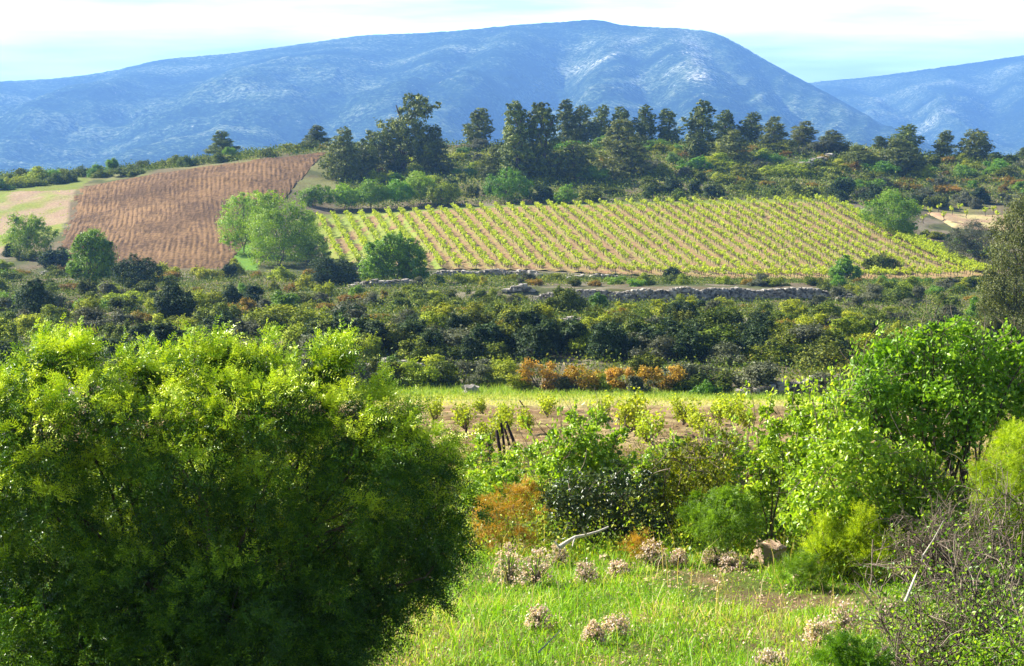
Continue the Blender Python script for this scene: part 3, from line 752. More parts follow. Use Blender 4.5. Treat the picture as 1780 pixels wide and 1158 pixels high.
# broadleaf trees on and round the terraces
def tree(name, px, py, circles, mat, label, d=None, lo=110, hi=470, ncl=700, per=14, leaf=0.16, spread=0.2, group=None, r0=0.09, cat='tree', shell=0.25, seed=None, up=0.35, low=-0.8, stems=2, wid=0.6, yr=0.9):
    b = ground_at(px, py, lo, hi); dd = b[1]
    r = np.random.default_rng(seed if seed is not None else int(px * 7 + py))
    L = px_lobes(dd, circles, b, yr, r)
    ro = root(name, b, label, cat, group)
    L = np.concatenate([L, np.stack([np.r_[q[:3] + unit(r.normal(0, 1, 3) + [0, -.2, .4]) * q[3:6] * r.uniform(.75, 1.05), q[3:6] * r.uniform(.3, .5)] for q in L for _ in range(3)])]); ncl = int(ncl * .95); per = int(per * 2.3); g = Geo(); v, f, t = crown(r, L, ncl, per, leaf * 1.2, leaf * 1.2 * wid, spread * .75, shell, low, up); g.add(v, f, 0, t)
    link('crown', g.mesh(name + '_crown', M[mat]), parent=ro)
    g = Geo(); skeleton(g, r, L, b, 0, r0, 0.4, stems); link('trunk', g.mesh(name + '_trunk', M['bark']), parent=ro)
    return ro
tree('leafy_tree', 425, 442, [(425, 372, 36), (405, 395, 28), (450, 385, 38), (440, 420, 38), (412, 352, 14)], 'lime', 'left and tallest of the fresh green trees beside the ploughed field', group='fresh green trees between the two fields')
tree('leafy_tree', 485, 462, [(485, 370, 36), (470, 400, 44), (505, 400, 40), (495, 430, 40), (460, 440, 30), (455, 355, 22)], 'lime', 'broad fresh green tree in the middle of the clump between the fields', group='fresh green trees between the two fields', ncl=900)
tree('leafy_tree', 530, 456, [(528, 400, 28), (545, 425, 26), (520, 430, 30), (555, 440, 20)], 'lime', 'right and lowest of the fresh green trees, touching the first vine row', group='fresh green trees between the two fields', ncl=500)
tree('leafy_tree', 162, 492, [(162, 420, 24), (150, 440, 28), (175, 440, 26), (160, 462, 34), (135, 465, 18), (190, 468, 20)], 'broom', 'bright green tree with dark right side in front of the ploughed field', ncl=800, leaf=0.17, up=0.1)
tree('leafy_tree', 688, 494, [(685, 432, 26), (655, 440, 22), (715, 445, 26), (680, 462, 36), (650, 470, 26), (722, 472, 26), (690, 415, 14)], 'broom', 'rounded green tree with shaded right half at the left corner of the vineyard', ncl=1000, leaf=0.17, up=0.1)
tree('leafy_tree', 48, 446, [(45, 398, 28), (30, 415, 26), (65, 412, 28), (50, 425, 34)], 'lime', 'pale rounded tree at the left edge beside the bare dry ground', ncl=600)
tree('leafy_tree', 1560, 412, [(1545, 352, 24), (1520, 370, 24), (1575, 368, 26), (1550, 378, 30), (1570, 395, 18)], 'lime', 'light green tree on the bank right of the vineyard', ncl=700, lo=330)
tree('olive_tree', 1700, 462, [(1690, 410, 30), (1665, 425, 24), (1715, 430, 28), (1690, 440, 30), (1735, 452, 24)], 'grey', 'round grey-green tree between the vineyard and the small right field', ncl=800, lo=322, leaf=0.13)
tree('leafy_tree', 885, 352, [(885, 312, 22), (860, 325, 20), (908, 325, 20), (885, 332, 24)], 'broom', 'small bright green tree on the bank above the vineyard', ncl=450, lo=396)
tree('leafy_tree', 985, 360, [(985, 335, 14), (978, 345, 14), (995, 345, 12)], 'broom', 'tiny bright green tree just above the vineyard, right of its bigger likeness', ncl=200, lo=396)
for i, (px, py, w, h, mt, lb) in enumerate([
    (548, 362, 44, 40, 'broom', 'first and leftmost rounded bush of the band above the vineyard'),
    (600, 364, 46, 44, 'lime', 'pale green second bush of the band above the vineyard'),
    (645, 366, 46, 56, 'broom', 'tall green third bush of the band above the vineyard'),
    (690, 362, 44, 52, 'broom', 'green fourth bush of the band, below the big leaning pine'),
    (728, 356, 48, 60, 'lime', 'tallest light green bush of the band above the vineyard'),
    (772, 358, 44, 44, 'olive', 'olive-tinted last bush at the right end of the band above the vineyard')]):
    tree('round_bush', px, py, [(px, py - h + 18, 18), (px - w * .35, py - h * .5, w * .36), (px + w * .35, py - h * .5, w * .36), (px, py - h * .45, w * .4)], mt, lb, lo=396, ncl=380, group='rounded bushes above the vineyard', cat='bush', r0=0.05)
tree('olive_tree', 985, 560, [(985, 522, 22), (965, 535, 20), (1005, 535, 20), (985, 540, 24)], 'oak', 'round dense green tree in front of the long dry stone wall', ncl=900, lo=200, hi=245, leaf=0.10)
tree('oak_tree', 60, 555, [(60, 500, 16), (50, 520, 24), (72, 525, 24), (58, 538, 28)], 'holm', 'dark pointed oak at the far left among the scrub', ncl=700, lo=170, hi=300, leaf=0.12)
tree('oak_tree', 240, 505, [(235, 462, 20), (215, 475, 22), (258, 475, 26), (240, 485, 28)], 'holm', 'dark glossy oak below the ploughed field, right of the bright green tree', ncl=700, lo=240, leaf=0.12)
tree('oak_tree', 305, 566, [(300, 508, 15), (290, 525, 22), (318, 530, 24), (300, 545, 28)], 'holm', 'pointed blue-green oak in the middle of the left scrub', ncl=700, lo=160, hi=300, leaf=0.12)
tree('oak_tree', 575, 500, [(560, 470, 26), (595, 478, 26), (575, 482, 26), (610, 490, 20)], 'holm', 'broad dark oak at the bottom left corner of the vineyard', ncl=700, lo=240, leaf=0.13)
tree('round_bush', 1532, 476, [(1530, 456, 18), (1512, 462, 13), (1550, 463, 14)], 'oak', 'smooth dark green cushion bush overlapping the lower right of the vineyard', lo=312, ncl=350, cat='bush', r0=0.05)
tree('round_bush', 1470, 492, [(1468, 462, 16), (1455, 475, 15), (1482, 476, 15)], 'broom', 'upright green bush left of the cushion bush below the vineyard', lo=312, ncl=350, cat='bush', r0=0.05)
tree('round_bush', 1172, 490, [(1170, 476, 12), (1160, 482, 9), (1183, 483, 10)], 'holm', 'small black-green bush against the lower edge of the vineyard', lo=312, ncl=200, cat='bush', r0=0.04)
# orange shrubs along the far edge of the near field
ro_ = np.random.default_rng(66)
def ragged(cx, cy, wx, wy, n):
    return [(cx + ro_.uniform(-1, 1) * wx, cy + ro_.uniform(-1, 1) * wy, ro_.uniform(5, 12)) for _ in range(n)]
for (cs, px, mt_, lb) in [(ragged(940, 652, 36, 24, 26), 940, 'orange', 'largest orange shrub at the back edge of the near field'),
                     (ragged(1010, 660, 34, 18, 22), 1012, 'orange', 'middle orange shrub touching the largest one on its right'),
                     (ragged(1078, 660, 22, 16, 10), 1078, 'orange', 'small orange-tipped shrub right of the two big orange ones'),
                     (ragged(1150, 655, 32, 14, 12), 1150, 'orange', 'rightmost orange shrub, paler and mixed with green')]:
    tree('orange_shrub', px, 688, cs, mt_, lb, lo=122, hi=145, ncl=230, per=9, leaf=0.085, group='orange shrubs behind the near field', cat='shrub', r0=0.02, spread=0.6, stems=6, shell=.5)
for i, (px, mt_, lb) in enumerate([(905, 'olive', 'olive bush at the left side of the orange shrubs'), (975, 'grey', 'grey-green bush growing between the two biggest orange shrubs'), (1045, 'olive', 'olive bush between the middle and the small orange shrub'), (1112, 'grey', 'grey-green bush right of the small orange-tipped shrub'), (1195, 'oak', 'dark green bush at the right side of the orange shrubs')]):
    tree('round_bush', px, 690, ragged(px, 672, 20, 12, 10), mt_, lb, lo=122, hi=145, ncl=220, per=9, leaf=0.08, cat='bush', r0=0.015, spread=.5, stems=5, shell=.4)
tree('round_bush', 1230, 694, [(1228, 678, 15), (1210, 682, 10), (1248, 683, 10)], 'broom', 'bright green low cushion at the back edge of the near field', lo=120, hi=140, ncl=260, leaf=0.06, cat='bush', r0=0.02)

# ------------------------------------------------------------------ scrub: species, each in four shapes
def shrub_mesh(mat, seed, kind):
    r = np.random.default_rng(seed); L = []
    n = {'dome': 9, 'spiky': 9, 'low': 11}[kind]
    for i in range(n):
        a = r.uniform(0, 6.28); q = r.uniform(.05, .52)
        if kind == 'spiky': L.append((q * .7 * math.cos(a), q * .7 * math.sin(a), r.uniform(.15, .78), r.uniform(.08, .16), r.uniform(.08, .16), r.uniform(.14, .24)))
        elif kind == 'low': L.append((q * 1.15 * math.cos(a), q * 1.15 * math.sin(a), r.uniform(.08, .42), r.uniform(.12, .22), r.uniform(.12, .22), r.uniform(.12, .24)))
        else: L.append((q * math.cos(a), q * math.sin(a), r.uniform(.12, .68) * (1.1 - q * .7), r.uniform(.10, .24), r.uniform(.10, .24), r.uniform(.12, .24)))
    L.append((0, 0, .30, .30, .30, .30))
    g = Geo(); v, f, t = crown(r, L, 520, 16, 0.050, 0.031, 0.20, 0.25, -0.6, 0.3); g.add(v, f, 0, t)
    for i in range(9):
        e = unit(r.normal(0, 1, 3) + [0, 0, 1.4]) * r.uniform(.45, .68); g.add(*limb((r.normal(0, .05), r.normal(0, .05), -.05), e + np.array([0, 0, .05]), .012, .004, .1, 4, 3, r), 1, .5)
    for i in range(14):      # shoots that break the outline
        k = r.integers(len(L)); q = np.array(L[k]); d = unit(r.normal(0, .6, 3) + [0, 0, 1]); p = q[:3] + d * q[3:6]
        n_ = 14; s = r.random(n_); c = p + d * (s * .14)[:, None] + r.normal(0, .014, (n_, 3))
        v, f = leaves(c, r.normal(0, 1, (n_, 3)) + d, unit(r.normal(0, 1, (n_, 3))), .05 * np.ones(n_), .028 * np.ones(n_)); g.add(v, f, 0, np.repeat(r.random(n_), 4))
    return g.mesh(mat + '_shrub', [M[mat], M['twig']])
SPEC = {}
for i, (mt, kd) in enumerate([('oak', 'dome'), ('olive', 'dome'), ('rust', 'low'), ('broom', 'dome'), ('grey', 'dome'), ('yellow', 'spiky'), ('holm', 'spiky')]):
    SPEC[mt] = [shrub_mesh(mt, 500 + 10 * i + j, kd if j != 2 else 'spiky') for j in range(6)]
NAMES = {'oak': ('oak_shrub', 'dark green'), 'olive': ('olive_green_shrub', 'olive green'), 'rust': ('rust_tipped_shrub', 'rust-tipped'), 'broom': ('broom_shrub', 'fresh green'),
         'grey': ('grey_shrub', 'grey-green'), 'yellow': ('yellow_flowering_shrub', 'yellow-flowering'), 'holm': ('glossy_oak_shrub', 'black-green glossy')}
ORD = ['first', 'second', 'third', 'fourth', 'fifth', 'sixth', 'seventh', 'eighth', 'ninth', 'tenth', 'eleventh', 'twelfth', 'thirteenth', 'fourteenth', 'fifteenth', 'sixteenth', 'seventeenth', 'eighteenth', 'nineteenth']
def ordinal(i):
    if i < 19: return ORD[i]
    tens = ['twentieth', 'thirtieth', 'fortieth', 'fiftieth', 'sixtieth']; t2 = ['twenty', 'thirty', 'forty', 'fifty', 'sixty']
    k = i + 1
    return tens[k // 10 - 2] if k % 10 == 0 else t2[k // 10 - 2] + '-' + ORD[k % 10 - 1]
shrubs = []                       # (px, mat, band, loc, size)
def scatter(band, x0, x1, ytop, ybot, dx, dy, lo, hi, hm, mix, wfac=(1.1, 1.7), avoid=()):
    """fill a stretch of slope with shrubs; ytop/ybot: lines giving its upper and lower limit"""
    r = np.random.default_rng(abs(hash(band)) % 1000 if False else sum(map(ord, band)))
    keys = list(mix); p = np.array([mix[k] for k in keys], float); p /= p.sum()
    yy = 0
    row = 0
    while True:
        any_ = False
        for px in np.arange(x0, x1, dx):
            qx = px + r.uniform(-.45, .45) * dx + (row % 2) * dx * .5
            a = lerp_poly(ytop, qx); b = lerp_poly(ybot, qx); qy = a + (row + r.uniform(.1, .9)) * dy
            if a + row * dy < b: any_ = True
            if qy > b: continue
            if any((abs(qx - c[0]) < c[2]) and (abs(qy - c[1]) < c[3]) for c in avoid): continue
            x, y, z = ground_at(qx, qy, lo, hi)
            # species come in drifts, not evenly shuffled
            w = p * np.exp(2.2 * np.array([vn2(x / 9 + 13 * j, y / 13 + 7 * j) for j in range(len(keys))])); w /= w.sum()
            mt = keys[r.choice(len(keys), p=w)]
            h = r.uniform(*hm) * 1.3 * (0.75 if mt in ('rust', 'yellow') else 1)
            shrubs.append((qx, mt, band, (x, y, z - 0.12 * h), (h * r.uniform(*wfac), h), r.integers(6), r.uniform(0, 6.28)))
        row += 1
        if not any_ or row > 40: break
MIXM = {'oak': 2.4, 'olive': 3.6, 'rust': 1.5, 'broom': 1.0, 'grey': 1.6, 'yellow': .15, 'holm': 1.2}
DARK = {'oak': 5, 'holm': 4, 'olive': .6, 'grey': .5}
wall_av = [(1170, 512, 260, 12), (850, 480, 110, 8), (985, 555, 30, 20)]
scatter('just below the ploughed field', -30, 620, [(-30, 462), (100, 476), (620, 478)], [(-30, 492), (620, 496)], 38, 14, 250, 338, (1.3, 2.2), MIXM)
scatter('below the vineyard wall', 620, 1720, [(620, 484), (980, 488), (1700, 492)], [(620, 500), (1400, 498), (1720, 520)], 32, 11, 254, 322, (0.8, 1.5), {'oak': 1, 'olive': 3, 'rust': 1.5, 'broom': 2.5, 'grey': 1.5, 'yellow': .3}, avoid=wall_av)
scatter('on the upper left scrub slope', -30, 640, [(-30, 500), (640, 505)], [(-30, 556), (640, 552)], 38, 16, 185, 275, (1.1, 1.9), MIXM)
scatter('in front of the long stone wall', 620, 1460, [(620, 505), (900, 508), (930, 531), (1440, 529), (1460, 515)], [(620, 556), (1460, 552)], 40, 15, 185, 248, (0.8, 1.5), {'oak': 3, 'olive': 3, 'rust': 3, 'broom': .7, 'grey': 1.2, 'yellow': .1}, avoid=wall_av)
scatter('on the slope under the vineyard tip', 1440, 1800, [(1440, 500), (1800, 505)], [(1440, 560), (1800, 570)], 48, 17, 185, 290, (1.1, 2.0), {'oak': 2, 'olive': 2, 'rust': .8, 'broom': .8, 'grey': 3})
scatter('on the middle slope above the foreground bush', -30, 640, [(-30, 560), (640, 560)], [(-30, 612), (640, 580)], 44, 19, 145, 200, (1.2, 2.0), {'oak': 3, 'olive': 1.6, 'rust': .9, 'grey': 2.2, 'holm': 1.6, 'yellow': .12})
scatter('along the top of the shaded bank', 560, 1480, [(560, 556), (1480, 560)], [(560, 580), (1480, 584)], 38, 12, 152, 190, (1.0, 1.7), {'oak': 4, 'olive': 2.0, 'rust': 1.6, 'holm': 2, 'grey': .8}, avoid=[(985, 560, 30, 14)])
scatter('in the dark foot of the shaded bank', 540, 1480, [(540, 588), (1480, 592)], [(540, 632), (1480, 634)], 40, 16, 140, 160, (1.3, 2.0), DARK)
scatter('low down behind the right foreground tree', 1440, 1800, [(1440, 575), (1800, 585)], [(1440, 660), (1800, 665)], 60, 26, 130, 190, (1.3, 2.1), MIXM)
scatter('beside the near field edge', 590, 1500, [(590, 650), (1500, 655)], [(590, 688), (900, 684), (1180, 688), (1500, 698)], 50, 18, 127, 147, (0.9, 1.6), {'oak': 2.4, 'olive': 2, 'grey': 2.4, 'holm': 1.2, 'broom': .4}, avoid=[(1010, 670, 110, 30), (1380, 665, 100, 12), (815, 680, 20, 12)])
scatter('right behind the big foreground bush', -30, 600, [(-30, 622), (600, 600)], [(-30, 660), (600, 660)], 70, 24, 127, 160, (1.3, 2.1), MIXM)
scatter('on the ridge above the ploughed field', -10, 400, [(-10, 314), (130, 306), (250, 294), (400, 274)], [(-10, 334), (130, 318), (250, 304), (400, 284)], 24, 9, 425, 476, (1.6, 2.6), {'oak': 4, 'olive': 1.6, 'broom': .5}, wfac=(1.3, 2.0))
scatter('on the ridge between the two lone pines', 400, 600, [(400, 272), (600, 252)], [(400, 280), (600, 262)], 26, 9, 440, 478, (1.2, 2.2), {'oak': 2, 'olive': 2, 'rust': .6, 'broom': 1}, wfac=(1.3, 2.0))
scatter('among the ridge pines', 620, 1180, [(620, 262), (1180, 250)], [(620, 318), (1180, 318)], 42, 12, 400, 476, (1.2, 2.4), {'oak': 2, 'olive': 3, 'broom': 1.6, 'rust': 1.2, 'grey': 1}, wfac=(1.3, 2.2))
scatter('on the right ridge slope', 1180, 1800, [(1180, 254), (1500, 262), (1800, 284)], [(1180, 328), (1500, 330), (1800, 352)], 42, 11.5, 398, 476, (1.3, 2.6), {'oak': 2.4, 'olive': 3.2, 'broom': 1.3, 'rust': 1.8, 'grey': 1.2}, wfac=(1.4, 2.3))
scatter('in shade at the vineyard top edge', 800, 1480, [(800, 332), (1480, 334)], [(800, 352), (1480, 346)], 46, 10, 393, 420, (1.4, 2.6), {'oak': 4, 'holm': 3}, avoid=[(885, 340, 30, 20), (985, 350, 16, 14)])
scatter('along the top of the small field', 1480, 1800, [(1480, 340), (1800, 355)], [(1480, 366), (1600, 362), (1800, 364)], 38, 9, 398, 440, (1.8, 3.0), {'oak': 4, 'holm': 2, 'grey': 1.6})
scatter('between the vineyard and the small field', 1590, 1760, [(1590, 402), (1760, 440)], [(1590, 412), (1760, 470)], 26, 12, 325, 395, (1.0, 1.8), {'broom': 2, 'olive': 1.2, 'oak': 1})
scatter('at the left edge below the bare ground', -30, 120, [(-30, 440), (120, 448)], [(-30, 462), (120, 470)], 40, 12, 322, 380, (1.4, 2.6), {'oak': 3, 'holm': 2, 'olive': 1})
# farthest along, counted left to right within each kind and place
from collections import defaultdict
cnt = defaultdict(list)
for s_ in shrubs:
    if -20 < s_[0] < 1800: cnt[(s_[1], s_[2])].append(s_)
for (mt, band), lst in cnt.items():
    lst.sort(key=lambda q: q[0])
    nm, look = NAMES[mt]
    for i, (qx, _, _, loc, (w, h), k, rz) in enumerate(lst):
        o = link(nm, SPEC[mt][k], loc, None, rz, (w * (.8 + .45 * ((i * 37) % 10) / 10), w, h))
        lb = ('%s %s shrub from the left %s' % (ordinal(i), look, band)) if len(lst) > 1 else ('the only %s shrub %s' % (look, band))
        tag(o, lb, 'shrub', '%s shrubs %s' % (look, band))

# ------------------------------------------------------------------ ground cover
def cover(name, n, y0, y1, sz, mat, hgt, keep=None, per=9, seed=1, lw=0.6, L=0.1):
    r = np.random.default_rng(seed)
    Y = np.sqrt(r.uniform(y0 ** 2, y1 ** 2, n)); X = r.uniform(-.31, .31, n) * Y
    Z = hh(X, Y); pxx, pyy = project(X, Y, Z)
    if keep is not None:
        k = keep(X, Y, pxx, pyy); X, Y, Z = X[k], Y[k], Z[k]
    n = len(X); i = np.repeat(np.arange(n), per)
    c = np.stack([X, Y, Z], 1)[i] + r.normal(0, 1, (len(i), 3)) * [sz, sz, 0]; c[:, 2] += np.abs(r.normal(0, hgt, len(i)))
    c[:, 2] += hh(c[:, 0], c[:, 1]) - Z[i]
    nrm = unit(r.normal(0, 1, (len(i), 3)) + [0, 0, .4]); s = r.uniform(.6, 1.4, len(i))
    v, f = leaves(c, r.normal(0, 1, (len(i), 3)) + [0, 0, .8], nrm, L * s, L * lw * s)
    t = np.clip(.5 * r.random(n)[i] + .5 * fbm(c[:, 0] / 3, c[:, 1] / 3, 3) + .25 * (r.random(len(i)) - .5), 0, 1)
    return tag(link(name, Geo().add(v, f, 0, np.repeat(t, 4)).mesh(name, M[mat])), kind='stuff')
cover('undergrowth', 34000, 127, 322, .4, 'cover', .32, seed=1, L=.17, per=10, keep=lambda X, Y, a, b: ~((b > 496) & (b < 528) & (a > 925) & (a < 1440)) )
cover('undergrowth', 26000, 396, 480, .7, 'cover', .5, seed=2, L=.34, per=8, keep=lambda X, Y, a, b: ~((a < 590) & (b > 262 + np.clip((590 - a) * .105, 0, 70))) & ~((a > 1590) & (b > 355)))
cover('undergrowth', 900, 322, 398, .4, 'cover', .12, seed=3, L=.2, per=7, keep=lambda X, Y, a, b: (b < lerp_poly([(545, 378), (900, 358), (1440, 350), (1500, 360), (1780, 480)], a)) & (a > 545))
cover('undergrowth', 1500, 325, 460, .4, 'farmeadow', .10, seed=4, L=.22, per=6, keep=lambda X, Y, a, b: (a < 120) | ((a > 380) & (a < 430) & (b > 395)))

# tall grass at the back of the near field, dry grass before it
def blades(name, X, Y, h, w, mat, tint, seed, bend=0.35, clumpy=None):
    r = np.random.default_rng(seed); n = len(X); Z = hh(X, Y)
    a = r.uniform(0, 6.28, n); d = np.stack([np.cos(a), np.sin(a), 0 * a], 1); le = r.normal(0, bend, (n, 2)); up = unit(np.stack([le[:, 0], le[:, 1], np.ones(n)], 1))
    p = np.stack([X, Y, Z - .01], 1); h = h[:, None]; w = w[:, None] * .5
    m_ = p + up * h * .55; tip = p + up * h + np.concatenate([le, -np.abs(le[:, :1]) * .6], 1) * h * .8
    v = np.stack([p - d * w, p + d * w, m_ + d * w * .8, m_ - d * w * .8, tip + d * w * .12, tip - d * w * .12], 1).reshape(-1, 3)
    i = np.arange(n)[:, None] * 6; f = np.concatenate([i + [0, 1, 2, 3], i + [3, 2, 4, 5]], 0)
    return tag(link(name, Geo().add(v, f, 0, np.repeat(tint, 6)).mesh(name, M[mat])), kind='stuff')
r = np.random.default_rng(8)
n = 52000; Y = r.uniform(113, 127, n); X = r.uniform(-.17, .27, n) * Y
Hh = r.uniform(.15, .45, n) * smooth(110, 124, Y) + .08
blades('meadow_grass', X, Y, Hh, np.full(n, .035), 'farmeadow', np.clip(r.normal(.3, .2, n) + .5 * (1 - smooth(112, 121, Y)), 0, 1), 9)
n = 18000; Y = r.uniform(97, 114, n); X = r.uniform(-.17, .27, n) * Y
blades('dry_grass', X, Y, r.uniform(.05, .14, n), np.full(n, .03), 'farmeadow', np.clip(r.normal(.85, .15, n), 0, 1), 10)


# ------------------------------------------------------------------ vines on the terrace
def vine_mesh(seed, near=False):
    r = np.random.default_rng(seed); g = Geo()
    hd = 0.24 if near else 0.42
    g.add(*limb((0, 0, -.08), (r.normal(0, .05), r.normal(0, .05), hd), .045, .035, .12, 5, 5 if near else 4, r), 1, r.random())
    arms = []
    for i in range(6 if near else 4):
        a = r.uniform(0, 6.28); e = np.array([.26 * math.cos(a), .26 * math.sin(a), hd + r.uniform(.15, .42) * (1.35 if near else 1)])
        g.add(*limb((0, 0, hd - .05), e, .022, .008, .15, 5, 4 if near else 3, r), 1, r.random()); arms.append(e)
    arms = np.array(arms); n = 650 if near else 56
    k = r.integers(0, len(arms), n); s = r.uniform(.25, 1.15, n)[:, None]
    c = np.array([0, 0, hd]) * (1 - s) + arms[k] * s + r.normal(0, .095 if near else .075, (n, 3)) + [0, 0, .05]
    L = r.uniform(.7, 1.3, n) * (.066 if near else .17)
    nn = unit(r.normal(0, 1, (n, 3)) + [0, 0, .5])
    v, f = leaves(c, r.normal(0, 1, (n, 3)), nn, L, L * .9, near); g.add(v, f, 0, np.repeat(r.random(n), 6 if near else 4))
    return g
VG = [vine_mesh(900 + i) for i in range(5)]
VM = [q.mesh('grape_vine', [M['vine'], M['bark']]) for q in VG]
pts = []
r = np.random.default_rng(21)
for i, (a, b) in enumerate(rows):
    Lr = np.linalg.norm(b - a); n = int(Lr / 1.0)
    for k in range(n + 1):
        if r.random() < .05: continue
        p = a + (b - a) * (k + r.uniform(-.15, .15)) / max(n, 1)
        pts.append((p[0] + r.normal(0, .07), p[1], i, r.random()))
pts.sort(key=lambda q: q[1])
for q in pts[:300]:
    z = float(hh(q[0], q[1])) + .18; s = r.uniform(.95, 1.35)
    o = link('grape_vine', VM[r.integers(5)], (q[0], q[1], z), None, r.uniform(0, 6.28), (s * 1.02, s * 1.02, s))
    tag(o, 'young yellow-green vine in the lower ends of the terraced vineyard rows', 'vine', 'vines in the lower part of the terraced vineyard')
g = Geo()
for q in pts[300:]:
    V = VG[r.integers(5)]; a = r.uniform(0, 6.28); s = r.uniform(.95, 1.35); ca_, sa_ = math.cos(a), math.sin(a)
    z = float(hh(q[0], q[1])) + .18
    off = 0
    v = np.concatenate(V.v) * [s * 1.02, s * 1.02, s]; f = np.concatenate(V.f); m_ = np.concatenate(V.m); t = np.concatenate(V.t)
    v = np.stack([v[:, 0] * ca_ - v[:, 1] * sa_ + q[0], v[:, 0] * sa_ + v[:, 1] * ca_ + q[1], v[:, 2] + z], 1)
    g.v.append(v); g.f.append(f + g.n); g.m.append(m_); g.t.append(t * .8 + .2 * r.random()); g.n += len(v)
o = link('grape_vines', g.mesh('grape_vines', [M['vine'], M['bark']])); tag(o, 'long parallel rows of young yellow-green vines on the terrace', 'vines', kind='stuff')
# thin end stakes on the skyline of the rows
for (a, b) in rows[:38]:
    pass

# sparse vines of the small right field
for i, (px, py) in enumerate([(1600, 376), (1617, 380), (1632, 372), (1640, 388), (1655, 378), (1668, 372), (1680, 384), (1605, 392), (1712, 380), (1735, 386), (1726, 376), (1748, 392)]):
    x, y, z = ground_at(px, py, 380, 440)
    o = link('grape_vine', VM[i % 5], (x, y, z + .42), None, i * 1.3, (1.5, 1.5, 1.5)); tag(o, 'scattered vine on the small bare field at the right', 'vine', 'vines of the small right field')

# ------------------------------------------------------------------ near vineyard
VN = [vine_mesh(950 + i, True).mesh('grape_vine', [M['vine'], M['bark']]) for i in range(4)]
for i, (px, py, hpx, lb) in enumerate([
    (755, 745, 36, 'small dark-stemmed vine at the left end of the near vineyard'),
    (808, 762, 42, 'leafy vine left of the dark stakes'), (838, 730, 36, 'thin vine behind and left of the dark stakes'),
    (850, 800, 66, 'bright vine around the foot of the front stake'), (872, 775, 55, 'vine with leaves over the middle stakes'),
    (882, 745, 40, 'vine crowning the row of stakes'), (920, 765, 40, 'vine right of the stakes beside the loose green shrub'),
    (1100, 770, 62, 'tall forked vine in the middle of the bare near soil'), (1128, 790, 50, 'lower vine against the right side of the tall forked vine'),
    (1190, 752, 42, 'first of the four vines in line on the right of the near soil'), (1220, 768, 46, 'second of the four vines in line on the right of the near soil'),
    (1250, 748, 40, 'third vine in line, with spreading bare arms beneath'), (1275, 750, 44, 'fourth of the four vines in line, the broadest one'),
    (1235, 790, 40, 'near vine below the second of the four in line'), (1300, 760, 40, 'vine half hidden by the leafy hedge on its right'),
    (950, 735, 34, 'small far vine just behind the loose green shrub'), (1050, 745, 38, 'far vine behind the right side of the loose green shrub')]):
    x, y, z = ground_at(px, py, 56, 105)
    h = hpx * mpp(y) * (1.0 if 830 < px < 890 else 1.3); s = h / .9
    o = link('grape_vine', VN[i % 4], (x, y, z + .08), None, i * 1.7, (s * 1.02, s * 1.02, s)); tag(o, lb, 'vine', 'vines of the near vineyard')
for i, (x0, y0, x1, y1, lb) in enumerate([
    (857, 818, 848, 766, 'thickest front stake, leaning slightly left'), (840, 806, 838, 788, 'short stub of a stake left of the thickest one'),
    (871, 806, 863, 748, 'second stake from the front in the near vine row'), (878, 800, 871, 735, 'third stake from the front, slimmer and taller'),
    (890, 790, 874, 738, 'fourth stake from the front, leaning further left'), (903, 796, 879, 733, 'long pole leaning strongly left at the right of the stakes'),
    (897, 722, 882, 708, 'short far stake at the top of the near vine row'), (917, 718, 903, 696, 'thin stick leaning left in the dry grass strip')]):
    b = ground_at(x0, y0, 56, 110); T_ = at_depth(x1, y1, b[1]); rr_ = (.055, .05, .045, .035, .035, .045, .045, .03)[i]
    g = Geo(); e = np.array(T_) - np.array(b)
    g.add(*tube(np.array([[0, 0, -.12], e * .5 + [.012, 0, 0], e, e * 1.004]), [rr_, rr_ * .93, rr_ * .86, .004], 7), 0, .3)
    tag(link('vine_stake', g.mesh('vine_stake', M['stake']), b), lb + (' in the near vineyard' if 'near' not in lb and 'dry' not in lb else ''), 'stake', 'dark wooden stakes of the near vineyard')

# ------------------------------------------------------------------ dry stone walls and loose rocks
def rock_geo(c, size, r, n=3, rough=.18):
    """a chiselled stone: cube sphere pushed about"""
    k = n + 1; q = np.linspace(-1, 1, k); V = []; Fc = []
    for ax in range(3):
        for sg in (-1, 1):
            a, b = np.meshgrid(q, q, indexing='ij'); p = np.zeros((k, k, 3)); p[..., ax] = sg; p[..., (ax + 1) % 3] = a; p[..., (ax + 2) % 3] = b * sg
            i = np.arange(n)[:, None] * k; j = np.arange(n)[None]
            Fc.append(np.stack([i + j, i + k + j, i + k + j + 1, i + j + 1], -1).reshape(-1, 4) + len(V) * k * k); V.append(p.reshape(-1, 3))
    V = np.concatenate(V); V = V * .72 + unit(V) * .45
    o3 = r.uniform(0, 50, 3)
    nse = np.stack([vn2(V[:, (i + 1) % 3] * 1.6 + o3[i], V[:, (i + 2) % 3] * 1.6 + V[:, i] * 1.1 + o3[i]) - .5 for i in range(3)], 1)
    V = (V + nse * rough * 4) * np.asarray(size) * .5
    a = r.uniform(0, 6.28); R_ = np.array([[math.cos(a), -math.sin(a), 0], [math.sin(a), math.cos(a), 0], [0, 0, 1]])
    return V @ R_.T + np.asarray(c), np.concatenate(Fc)
